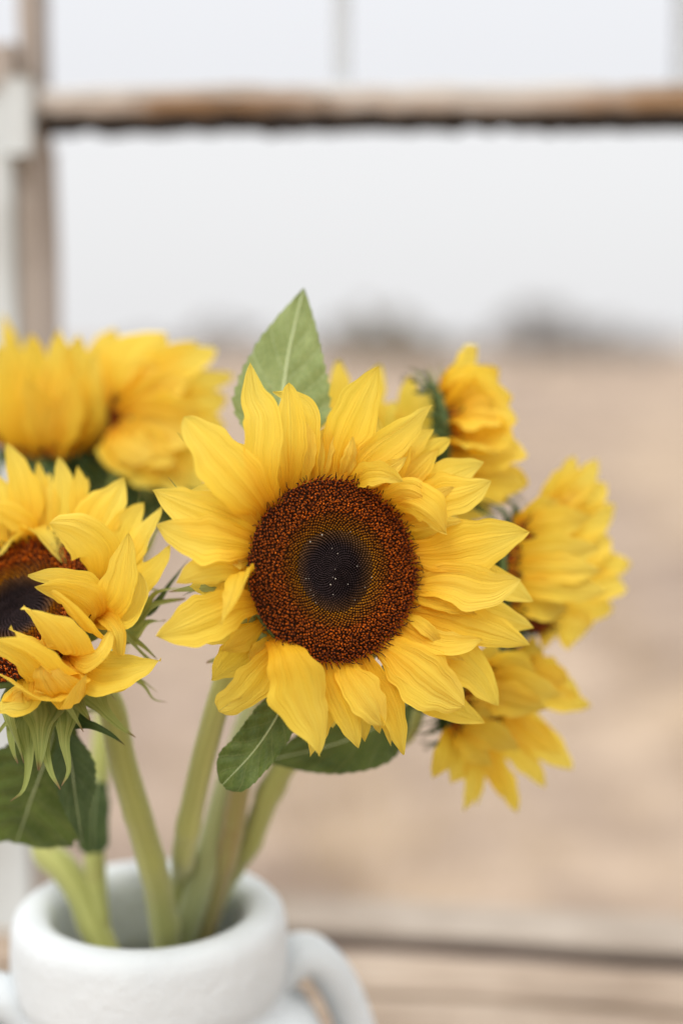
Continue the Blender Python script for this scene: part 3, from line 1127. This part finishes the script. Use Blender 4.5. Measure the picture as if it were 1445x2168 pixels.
# hidden back row first: fills the gaps between the front petals
for k in range(22):
    a = 2 * math.pi * (k + .3) / 22
    rr = f.R * f.r.uniform(1.5, 1.85)
    p_, _ = pix(f.c + rr * (f.e1 * math.cos(a) + f.e2 * math.sin(a)))
    Q(tuple(p_), f.r.uniform(50, 75), dz=9 + f.r.uniform(-2, 6), h=-.16)
for k in range(26):
    a = 2 * math.pi * (k + f.r.uniform(-.3, .3)) / 26
    rr = f.R * f.r.uniform(1.75, 2.15)
    p_, _ = pix(f.c + rr * (f.e1 * math.cos(a) + f.e2 * math.sin(a)))
    if p_[0] < 420 or (p_[0] < 640 and p_[1] > 1380) or p_[1] < 880:
        p_ = np.array((707, 1207)) + (p_ - (707, 1207)) * .8
    Q(tuple(p_), f.r.uniform(40, 62), dz=5 + f.r.uniform(-3, 6), h=-.12, e=.95, ripple=.1, twist=f.r.uniform(-.5, .5), notch=f.r.choice((0, 0, .08)))
Q((529, 767), 78, (565, 1062), dz=-4, mids=[(556, 985, -9), (562, 890, -8), (538, 835, -5)], twist=.5, cup=.2, bw=.6)
Q((609, 812), 66, (604, 1022), dz=-3, mids=[(612, 960, -6), (612, 880, -6)], twist=-.15, e=.6)
Q((577, 829), 52, (655, 1008), dz=2, mids=[(658, 950, -1), (660, 880, 2), (630, 842, 5)], twist=1.1, cup=.5, bulge=.2)
Q((800, 776), 98, (705, 1008), dz=8, mids=[(718, 950, 0), (755, 860, 3)], twist=.1, cup=.12)
Q((640, 880), 60, (628, 1012), dz=4)
Q((690, 905), 50, (672, 1008), dz=3, e=.5)
Q((916, 858), 72, (745, 1010), dz=6, mids=[(775, 965, -2), (845, 910, 0)], twist=-.3, cup=.2)
Q((919, 908), 62, (778, 1020), dz=12, mids=[(815, 985, 6), (870, 945, 8)], notch=.10)
Q((952, 928), 52, (800, 1040), dz=14, mids=[(850, 1000, 8), (910, 960, 10)], e=.5)
Q((1023, 980), 84, (830, 1065), dz=12, mids=[(890, 1035, 6), (960, 1000, 8)], twist=.15)
Q((1038, 1018), 92, (838, 1085), dz=4, mids=[(895, 1075, -1), (975, 1055, 0)], twist=-.15)
Q((964, 1030), 34, (840, 1070), dz=0, mids=[(900, 1060, -5)])
Q((852, 1020), 50, (742, 1018), dz=-10, mids=[(775, 1005, -6), (812, 1003, -10)], twist=.8, cup=.5)
Q((945, 1130), 84, (822, 1080), dz=-9, mids=[(858, 1062, -8), (908, 1085, -13)], twist=.75, cup=-.5, ripple=.1)
Q((925, 1090), 60, (805, 1050), dz=-6, mids=[(850, 1035, -9), (895, 1050, -12)], twist=.5, cup=-.3)
Q((1117, 1126), 108, (878, 1172), dz=2, mids=[(935, 1168, -3), (1020, 1148, -3)], twist=-.1, cup=.1)
Q((1128, 1273), 82, (884, 1222), dz=10, mids=[(950, 1222, 5), (1050, 1240, 6)])
Q((1103, 1226), 92, (884, 1240), dz=-3, mids=[(950, 1235, -6), (1030, 1252, -7)], twist=.3, cup=.25)
Q((960, 1260), 44, (886, 1225), dz=-2)
Q((1131, 1330), 88, (878, 1270), dz=9, mids=[(950, 1275, 4), (1050, 1300, 5)])
Q((1122, 1366), 84, (872, 1292), dz=2, mids=[(945, 1310, -2), (1035, 1338, -2)], twist=-.2)
Q((937, 1370), 30, (866, 1305), dz=-5, mids=[(900, 1332, -7)])
Q((1020, 1355), 60, (850, 1330), dz=-1, mids=[(905, 1355, -5), (965, 1365, -6)], twist=.4, cup=.3)
Q((1053, 1494), 96, (840, 1350), dz=9, mids=[(900, 1375, 4), (985, 1420, 5)])
Q((1024, 1530), 84, (820, 1365), dz=12, mids=[(880, 1420, 7), (950, 1490, 8)], cup=.2)
Q((985, 1496), 118, (812, 1372), dz=-2, mids=[(862, 1400, -6), (925, 1450, -7)], e=.55, cup=-.1)
Q((853, 1598), 68, (766, 1392), dz=2, mids=[(792, 1440, -3), (830, 1520, -2)], twist=.3)
Q((803, 1553), 50, (745, 1398), dz=6, mids=[(765, 1450, 2), (790, 1510, 4)])
Q((812, 1536), 84, (728, 1402), dz=-3, mids=[(745, 1440, -6), (785, 1495, -7)], e=.6)
Q((758, 1584), 62, (690, 1402), dz=0, mids=[(705, 1455, -2), (742, 1535, -1)], twist=-.2)
Q((740, 1500), 56, (706, 1404), dz=3)
Q((674, 1600), 116, (598, 1348), dz=-8, mids=[(612, 1400, -10), (640, 1490, -11), (668, 1550, -9)], twist=.12, cup=-.25, bw=.5)
Q((462, 1506), 78, (592, 1370), dz=3, mids=[(567, 1410, 0), (520, 1465, 1)], notch=.30, e=.28)
Q((568, 1370), 64, (556, 1312), dz=-3, mids=[(524, 1325, 2), (542, 1352, 0)], e=.4, bw=.5, cup=-.2, h=-.24)
Q((331, 1347), 98, (545, 1275), dz=-6, mids=[(490, 1285, -5), (410, 1320, -6)], twist=-.1)
Q((468, 1322), 56, (532, 1232), dz=-19, mids=[(516, 1210, -9), (500, 1260, -17)], e=.5, cup=-.35, bw=.6, face=True)
Q((373, 1234), 66, (530, 1218), dz=-8, mids=[(475, 1205, -8), (420, 1215, -9)], twist=.2)
Q((330, 1112), 90, (534, 1160), dz=-10, mids=[(470, 1148, -10), (395, 1135, -11)])
Q((322, 1038), 88, (545, 1130), dz=-5, mids=[(480, 1095, -7), (400, 1068, -7)], twist=.15)
Q((480, 1180), 40, (532, 1185), dz=-5)
Q((390, 880), 116, (560, 1085), dz=-16, mids=[(522, 1030, -12), (455, 950, -16)], e=.55, cup=.1)
Q((375, 915), 50, (550, 1080), dz=-10, mids=[(500, 1020, -10), (430, 950, -12)])
Q((505, 945), 66, (572, 1055), dz=3, e=.5)
for (tx, ty, bx, by, wd) in [(745, 925, 720, 1010, 34), (862, 965, 770, 1018, 36), (985, 1100, 858, 1115, 36), (1040, 1205, 884, 1205, 38), (1010, 1300, 880, 1262, 40), (985, 1400, 850, 1335, 42), (900, 1480, 795, 1382, 40), (770, 1500, 740, 1400, 34),
                             (650, 1480, 650, 1395, 36), (440, 1270, 530, 1240, 40), (430, 1180, 530, 1175, 38), (450, 1060, 548, 1110, 40), (500, 960, 570, 1065, 38), (590, 900, 590, 1035, 36)]:
    Q((tx, ty), wd, (bx, by), dz=-2, e=.95, bulge=.14, twist=f.r.uniform(-.7, .7), ripple=.1)
# green scraps between the petals
f.bract((504, 947), (545, 968), 20, 8, 6, M_bract)
f.bract((893, 1502), (845, 1445), 26, 10, 12)
f.bract((492, 1382), (560, 1345), 60, 18, 14, M_bract, mids=[(520, 1362, 14)])
f.bract((565, 1420), (575, 1365), 50, 10, 12, M_bract_dark)
f.bract((356, 1010), (450, 1052), 16, 6, -2, M_bract, mids=[(390, 1045, 0)])
f.bract((385, 1262), (455, 1230), 22, 26, 24, M_bract_dark)
f.leaf([(585, 1010, .615), (590, 930, .618), (598, 840, .620), (612, 740, .624), (643, 612, .63)], 222, M_leaf_backlit, twist=.05, cup=.12, teeth=.07, rib=5.5,
       petiole=[(615, 1260, .615), (595, 1130, .618)])
f.leaf([(612, 1440, .604), (590, 1510, .598), (545, 1580, .592), (500, 1630, .59), (470, 1662, .592)], 104, M_leaf, twist=-.25, cup=.1, fold=.12, teeth=.05, rib=1.9,
       prof=lambda t: (0.45 + .55 * min(1, t / .35)) * (1 - max(0, (t - .8) / .2) ** 2.2 * .75), petiole=[(620, 1330, .612)])
# pollen specks on the eye
V, F = [], []
r = random.Random(5)
for k in range(20):
    a, x = r.uniform(0, 6.28), (r.random() ** .6) * .46
    p = f.c + f.R * x * (f.e1 * math.cos(a) + f.e2 * math.sin(a)) + f.n * (f.hf(x) + f.R * .028)
    s = f.R * r.choice((.005, .006, .007, .010))
    i = len(V)
    V += [p + RX * s, p - RX * s, p + UP * s, p - UP * s, p + FW * s, p - FW * s]
    F += [(i, i + 2, i + 5), (i + 2, i + 1, i + 5), (i + 1, i + 3, i + 5), (i + 3, i, i + 5), (i + 2, i, i + 4), (i + 1, i + 2, i + 4), (i + 3, i + 1, i + 4), (i, i + 3, i + 4)]
o = mesh_obj('pollen_grains', V, F, M_pollen, f.disc)
o['kind'] = 'stuff'

# ---- the left sunflower, petals curling in over its disc
f = Flower('sunflower', 'sunflower with yellow petals curling inward over its half hidden disc, long green bracts below', (36, 1288), 0.600, (-0.25, 0.66, 0.71), 190,
           (346, 1952), [(225, 1475, .628), (262, 1620, .640), (322, 1830, .664)], 0.0071, 1700, M_stem, 12, 13, 30)
Q = f.petal
f.ring_bracts(14, .6, .36, M_bract, .5)
Q((14, 936), 60, (40, 1165), dz=8, mids=[(50, 1090, 2), (35, 1010, 4)])
Q((81, 978), 40, (75, 1165), dz=10, mids=[(92, 1090, 6), (90, 1030, 8)])
Q((125, 967), 50, (110, 1172), dz=10, mids=[(130, 1090, 5), (130, 1020, 7)])
Q((163, 985), 42, (140, 1180), dz=10, mids=[(172, 1100, 4), (172, 1040, 6)])
Q((262, 1012), 84, (175, 1200), dz=4, mids=[(205, 1130, -1), (242, 1060, 0)], cup=.1)
Q((200, 1080), 60, (150, 1190), dz=0)
Q((343, 1072), 58, (215, 1235), dz=4, mids=[(262, 1190, 0), (310, 1120, 0)], twist=.3)
Q((359, 1152), 54, (224, 1260), dz=0, mids=[(275, 1250, -3), (330, 1205, -3)])
Q((-20, 1070), 70, (10, 1165), dz=5)
Q((-40, 1060), 50, (85, 1165), dz=-4, mids=[(60, 1115, -3), (10, 1085, -4)])
Q((-10, 1185), 60, (40, 1163), dz=-10, mids=[(30, 1140, -5)])
Q((142, 1196), 62, (70, 1165), dz=-18, mids=[(62, 1120, -6), (95, 1150, -14)], cup=-.3, e=.6, face=True)
Q((40, 1125), 50, (55, 1165), dz=-4, e=.6)
Q((105, 1108), 84, (222, 1242), dz=-14, mids=[(212, 1172, -7), (160, 1128, -13)], cup=-.35, e=.55, face=True)
Q((60, 1216), 58, (226, 1305), dz=-20, mids=[(200, 1258, -11), (130, 1228, -18)], cup=-.1, face=True)
Q((103, 1258), 90, (205, 1350), dz=-16, mids=[(182, 1330, -10), (140, 1285, -16)], e=.5, cup=-.2, face=True)
Q((273, 1128), 66, (238, 1330), dz=-10, mids=[(248, 1270, -12), (265, 1195, -13)], cup=.25, twist=-.2, bw=.6, face=True)
Q((292, 1210), 60, (232, 1335), dz=-6, mids=[(272, 1300, -8), (295, 1255, -8)])
Q((256, 1390), 66, (232, 1318), dz=-15, mids=[(240, 1305, -9), (262, 1340, -15)], roll=2.1, e=.3, bw=.7, cup=0)
Q((50, 1283), 108, (165, 1410), dz=-22, mids=[(140, 1375, -13), (90, 1320, -20)], cup=-.15, face=True)
Q((232, 1335), 46, (175, 1410), dz=-12, mids=[(200, 1380, -14)], e=.5, cup=-.4)
Q((341, 1396), 80, (180, 1430), dz=-3, mids=[(215, 1422, -8), (285, 1412, -7)], twist=.2)
Q((290, 1425), 50, (180, 1440), dz=0, mids=[(230, 1440, -4)])
Q((-30, 1352), 112, (120, 1440), dz=-22, mids=[(100, 1430, -12), (40, 1385, -20)], cup=-.1, face=True)
Q((-20, 1420), 92, (100, 1450), dz=-14, mids=[(85, 1475, -12), (30, 1440, -15)])
Q((88, 1408), 88, (125, 1445), dz=-20, mids=[(122, 1468, -12), (100, 1440, -19)], e=.45, bw=.6, face=True)
Q((184, 1428), 62, (145, 1445), dz=-19, mids=[(155, 1490, -13), (172, 1460, -18)], bw=.7, face=True)
Q((-20, 1510), 70, (70, 1455), dz=-10, mids=[(60, 1492, -10), (15, 1500, -10)])
for (tx, ty, bx, by, wd, dz) in [(305, 1062, 205, 1225, 60, 8), (232, 1040, 185, 1205, 56, 8), (60, 1010, 60, 1165, 52, 9), (320, 1130, 222, 1250, 56, 4), (185, 1010, 155, 1185, 40, 12), (105, 1000, 95, 1168, 44, 12), (-10, 1000, 20, 1165, 60, 9)]:
    Q((tx, ty), wd, (bx, by), dz=dz, h=-.16)
Q((20, 1330), 96, (140, 1425), dz=-20, mids=[(115, 1400, -13), (65, 1358, -19)], cup=-.15, face=True)
Q((75, 1240), 70, (215, 1330), dz=-16, mids=[(185, 1296, -10), (130, 1260, -15)], cup=-.1, face=True)
B = f.bract
zb = -16
B((82, 1632), (92, 1508), 120, zb, zb - 8, mids=[(88, 1548, zb - 6), (86, 1590, zb - 9)])
B((128, 1671), (100, 1526), 60, zb, zb - 8, mids=[(96, 1580, zb - 7), (108, 1635, zb - 8)])
B((130, 1664), (142, 1516), 62, zb, zb - 6, mids=[(138, 1570, zb - 6), (146, 1630, zb - 7)])
B((22, 1697), (55, 1545), 54, zb + 3, zb - 4, M_bract, mids=[(62, 1610, zb - 3), (50, 1672, zb - 4)])
B((39, 1616), (30, 1515), 56, zb, zb - 5, mids=[(24, 1560, zb - 5), (30, 1595, zb - 5)])
B((-8, 1560), (45, 1510), 34, zb, zb - 5, mids=[(15, 1530, zb - 5)])
B((264, 1578), (165, 1530), 52, zb + 6, zb + 2, M_bract_dark, mids=[(200, 1538, zb), (235, 1555, zb)])
B((287, 1561), (200, 1474), 66, zb + 5, zb + 4, mids=[(225, 1508, zb), (258, 1540, zb + 2)])
B((192, 1525), (162, 1482), 90, zb + 2, zb - 4)
B((354, 1487), (288, 1438), 20, 4, 6, mids=[(308, 1455, 4), (325, 1480, 5)])
B((337, 1468), (300, 1440), 10, 6, 8)
B((402, 1244), (300, 1290), 30, -2, 0, mids=[(330, 1255, -3), (365, 1246, -1)])
B((392, 1268), (285, 1325), 52, 0, 4, mids=[(315, 1288, -2), (350, 1275, 2)])
B((350, 1313), (285, 1345), 46, -2, 4, mids=[(312, 1318, -3)])
B((333, 1396), (270, 1350), 34, -4, -2, mids=[(300, 1365, -4)])
B((296, 1038), (262, 1140), 14, 22, 20, mids=[(290, 1085, 22)])
B((350, 1092), (310, 1170), 12, 20, 20)
B((400, 1185), (320, 1290), 30, 10, 14, M_bract_dark)
for pts, wp in (([(118, 1530, .626), (100, 1600, .628), (70, 1680, .634), (35, 1790, .645)], 250),):
    f.leaf(pts, wp, M_leaf, twist=.1, cup=.1, teeth=.10, rib=2.4, prof=lambda t: (0.35 + .65 * min(1, t / .35)) * (1 - max(0, (t - .72) / .28) ** 3 * .55), petiole=[(226, 1492, .628)])
f.leaf([(128, 1530, .622), (150, 1610, .618), (162, 1700, .620), (174, 1785, .624)], 92, M_leaf_grey, twist=.3, cup=.1, fold=.5, teeth=.10, rib=1.8, petiole=[(224, 1500, .628)])

# ---- back left sunflower, a cup of upright petals
f = Flower('sunflower', 'blurred back sunflower seen from the side, petals fanned straight up from its green base', (108, 905), 0.765, (-0.05, 0.80, 0.55), 112,
           (186, 1925), [(100, 1150, .77), (80, 1450, .76), (92, 1770, .725)], 0.0074, 500, M_stem, 13)
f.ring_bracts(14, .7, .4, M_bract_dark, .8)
Q = f.petal
for (tx, ty, bx, by, wd, dz) in [
    (5, 662, 70, 850, 50, 12), (60, 712, 90, 845, 70, 14), (130, 715, 110, 845, 70, 14), (188, 735, 150, 850, 70, 10), (-40, 740, 30, 870, 70, 6),
    (-35, 800, 20, 930, 80, -6), (-5, 730, 40, 955, 86, -10), (22, 716, 60, 965, 86, -12), (70, 706, 85, 972, 86, -14), (124, 694, 108, 974, 88, -14),
    (168, 706, 130, 972, 86, -14), (203, 742, 155, 966, 80, -12), (214, 810, 180, 950, 80, -8), (208, 880, 195, 935, 70, -6), (160, 790, 120, 972, 80, -18), (60, 800, 90, 970, 80, -18)]:
    Q((tx, ty), wd * .92, (bx, by), dz=dz, bulge=-.02, e=.75, ripple=.09)
for (tx, ty, bx, by) in [(30, 995, 70, 960), (190, 1005, 160, 965), (120, 1030, 115, 980), (40, 935, 60, 950), (230, 1000, 185, 960), (80, 1020, 95, 975), (155, 1030, 140, 975)]:
    f.bract((tx, ty), (bx, by), 60, -10, -14, M_bract_dark)
f.bract((82, 995), (95, 965), 40, -18, -24, M_bract)

# ---- back sunflower between the side-on one and the upright leaf
f = Flower('sunflower', 'blurred back sunflower between the side-on one and the upright leaf, petals drooping every way', (244, 888), 0.745, (-0.88, 0.28, 0.24), 84,
           (206, 1925), [(310, 1120, .775), (240, 1400, .755), (206, 1700, .722)], 0.0056, 500, M_stem, 14)
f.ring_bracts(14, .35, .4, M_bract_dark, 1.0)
Q = f.petal
for (tx, ty, wd, dz) in [(240, 692, 64, 8), (216, 760, 60, 4), (292, 732, 66, 12), (352, 704, 72, 14), (395, 735, 60, 14), (418, 722, 36, 16), (460, 738, 62, 12), (497, 795, 46, 12), (482, 845, 70, 10), (478, 905, 70, 6),
                         (470, 965, 72, 4), (438, 1032, 66, 0), (394, 1042, 66, -2), (338, 1034, 66, -4), (290, 1004, 58, -6), (247, 996, 54, -6), (202, 988, 56, -8), (205, 945, 50, -8)]:
    Q((tx, ty), wd * 1.4, dz=dz, e=.6, ripple=.07, face=True)
for (tx, ty, wd, dz) in [(335, 770, 66, -2), (400, 800, 70, 0), (425, 870, 74, -2), (410, 935, 72, -5), (370, 985, 70, -8), (320, 975, 64, -10), (285, 790, 60, -2)]:
    Q((tx, ty), wd * 1.2, dz=dz, e=.65, ripple=.08, bulge=.10, face=True)
for (tx, ty, bx, by) in [(300, 1085, 300, 1010), (240, 1075, 265, 1000), (345, 1095, 335, 1025), (205, 1030, 240, 985), (270, 1100, 280, 1010), (322, 1110, 318, 1020)]:
    f.bract((tx, ty), (bx, by), 62, 10, 4, M_bract_dark)
f.bract((322, 1062), (300, 1020), 50, 2, -4, M_bract)
f.bract((225, 1045), (250, 1000), 40, 2, -4, M_bract)
f.leaf([(292, 1130, .768), (245, 1070, .762), (190, 1020, .758), (135, 985, .758)], 130, M_leaf, twist=.1, cup=.15, teeth=.08, rib=2.0, petiole=[(298, 1165, .774)])
f.leaf([(305, 1120, .765), (335, 1080, .760), (380, 1055, .757), (440, 1040, .757)], 110, M_leaf, twist=-.1, cup=.15, teeth=.08, rib=2.0, petiole=[(299, 1155, .774)])
f.leaf([(205, 1655, .70), (200, 1700, .697), (196, 1750, .695), (198, 1806, .697)], 62, M_leaf_grey, twist=.2, cup=.1, fold=.2, teeth=.08, rib=1.4,
       prof=lambda t: (.6 + .4 * min(1, t / .3)) * (1 - max(0, (t - .8) / .2) ** 2 * .6), petiole=[(208, 1640, .722)])

# ---- back right sunflower turned away
f = Flower('sunflower', 'blurred sunflower turned away, showing its dark green back and a fan of petals beside it', (944, 925), 0.70, (0.96, 0.10, -0.08), 112,
           (408, 1925), [(720, 1250, .70), (580, 1410, .69), (500, 1610, .688), (445, 1800, .69)], 0.0068, 400, M_stem_pale, 15)
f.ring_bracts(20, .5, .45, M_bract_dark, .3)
Q = f.petal
for (tx, ty, bx, by, wd, dz) in [
    (1008, 731, 965, 812, 92, 4), (1056, 782, 975, 825, 84, 0), (1085, 838, 985, 860, 80, -4), (1094, 892, 985, 890, 80, -6), (1090, 935, 985, 925, 76, -8),
    (1117, 968, 985, 960, 80, -6), (1117, 1024, 980, 990, 84, -4), (1080, 1062, 975, 1015, 80, 0), (1032, 1096, 960, 1035, 84, 4),
    (1040, 850, 960, 850, 80, -10), (1050, 960, 965, 930, 90, -12), (1020, 1030, 960, 1000, 80, -6), (980, 800, 945, 830, 60, 4),
    (1030, 800, 955, 830, 70, -8), (1060, 900, 955, 890, 76, -12), (1060, 1000, 955, 980, 80, -10)]:
    Q((tx, ty), wd * 1.3, (bx - 14, by), dz=dz, e=.65, ripple=.08)
for (tx, ty, bx, by, wd) in [(872, 778, 930, 860, 26), (905, 772, 935, 850, 26), (928, 765, 940, 850, 26), (880, 850, 930, 890, 34), (890, 920, 930, 920, 40), (905, 985, 935, 950, 40), (1090, 1095, 980, 1060, 30), (1110, 1050, 1000, 1040, 26)]:
    f.bract((tx, ty), (bx, by), wd, 0, -2, M_bract if wd < 30 else M_bract_dark)

# ---- sunflower hidden behind the front one
f = Flower('sunflower', 'sunflower hidden behind the front one, only blurred upright petal tips showing beside the upright leaf', (800, 985), 0.668, (-0.05, 0.80, 0.45), 108,
           (428, 1885), [(730, 1250, .70), (600, 1420, .702), (522, 1600, .705), (458, 1800, .712)], 0.0058, 300, M_stem, 18)
f.ring_bracts(14, .6, .4, M_bract_dark, .6)
Q = f.petal
for (tx, ty, bx, by, wd, dz) in [(716, 760, 735, 945, 62, 2), (806, 770, 790, 935, 66, 4), (868, 796, 845, 940, 56, 4), (908, 828, 880, 960, 54, 4), (760, 830, 760, 940, 66, 0), (835, 850, 820, 940, 70, 0), (700, 850, 715, 960, 60, 0), (880, 900, 890, 985, 60, 0),
                             (770, 900, 780, 1030, 80, -4), (830, 900, 820, 1030, 80, -4), (720, 960, 740, 1020, 70, -4)]:
    Q((tx, ty), wd, (bx, by), dz=dz, e=.6, face=True)

# ---- right sunflower
f = Flower('sunflower', 'blurred sunflower facing sideways out past the front one, a dark disc sliver under its petals', (1128, 1215), 0.68, (0.78, 0.06, 0.46), 122,
           (450, 1918), [(860, 1330, .675), (620, 1430, .668), (530, 1580, .672), (486, 1790, .685)], 0.0056, 500, M_stem_brown, 16)
f.ring_bracts(16, .7, .4, M_bract_dark, .5)
Q = f.petal
for (tx, ty, bx, by, wd, dz) in [
    (1214, 966, 1130, 1100, 62, 8), (1264, 972, 1145, 1100, 66, 8), (1278, 1022, 1160, 1110, 76, 6), (1303, 1072, 1175, 1130, 84, 4), (1336, 1194, 1195, 1200, 70, 6),
    (1323, 1244, 1195, 1230, 84, 4), (1300, 1288, 1185, 1265, 80, 4), (1248, 1330, 1165, 1300, 92, 2), (1180, 1345, 1140, 1320, 80, 0), (1240, 1050, 1140, 1110, 90, 2), (1290, 1140, 1190, 1170, 90, 2)]:
    Q((tx, ty), wd, (bx, by), dz=dz, e=.55)
for (tx, ty, bx, by, wd) in [(1250, 1095, 1095, 1120, 80), (1270, 1160, 1068, 1165, 88), (1275, 1210, 1062, 1205, 84), (1290, 1250, 1066, 1240, 80), (1205, 1290, 1080, 1275, 66), (1180, 1060, 1100, 1115, 66)]:
    Q((tx, ty), wd * .8, (bx, by), dz=2, mids=[((tx + bx) / 2, (ty + by) / 2 - 4, -5)], e=.9, bw=.5, ripple=.09)

# ---- lower right sunflower
f = Flower('sunflower', 'blurred lower sunflower hanging its petals down and outward beneath the others', (1030, 1475), 0.665, (0.62, -0.42, 0.42), 108,
           (462, 1895), [(850, 1560, .675), (690, 1565, .672), (597, 1630, .68), (525, 1790, .70)], 0.0062, 400, M_stem, 17)
f.ring_bracts(16, .75, .45, M_bract_dark, .5)
Q = f.petal
for (tx, ty, bx, by, wd, dz) in [
    (1252, 1496, 1110, 1440, 66, 0), (1228, 1470, 1110, 1420, 80, 2), (1205, 1440, 1110, 1400, 80, 4), (1150, 1380, 1090, 1390, 80, 6), (1212, 1630, 1090, 1530, 84, 0),
    (1190, 1590, 1100, 1510, 80, 0), (1155, 1668, 1065, 1560, 56, 0), (1092, 1720, 1030, 1570, 62, 0), (1060, 1690, 1020, 1570, 54, 2), (980, 1720, 985, 1560, 46, -2),
    (1008, 1706, 1000, 1565, 34, 4), (916, 1648, 960, 1540, 76, -6), (955, 1660, 975, 1555, 70, -6)]:
    Q((tx, ty), wd * .95, (bx, by), dz=dz, e=.75)
for (tx, ty, bx, by, wd) in [(1130, 1420, 1000, 1400, 90), (1190, 1470, 980, 1420, 96), (1160, 1500, 965, 1445, 96), (1080, 1500, 955, 1480, 90), (1060, 1400, 1000, 1385, 80), (1100, 1590, 965, 1530, 80), (1040, 1620, 960, 1535, 80)]:
    Q((tx, ty), wd * .8, (bx, by), dz=2, mids=[((tx + bx) / 2, (ty + by) / 2, -4)], e=.9, bw=.5, ripple=.09)
for (tx, ty, bx, by, wd) in [(880, 1490, 940, 1500, 30), (890, 1560, 945, 1530, 40), (860, 1545, 940, 1520, 14), (900, 1590, 950, 1550, 14)]:
    f.bract((tx, ty), (bx, by), wd, 2, 4, M_bract_dark)
f.leaf([(880, 1470, .648), (810, 1530, .640), (710, 1575, .636), (560, 1612, .640)], 150, M_leaf, twist=0, cup=.1, teeth=.05, rib=2, petiole=[(862, 1556, .674)])

for o in bpy.data.objects:
    if 'origin' in o:
        del o['origin']
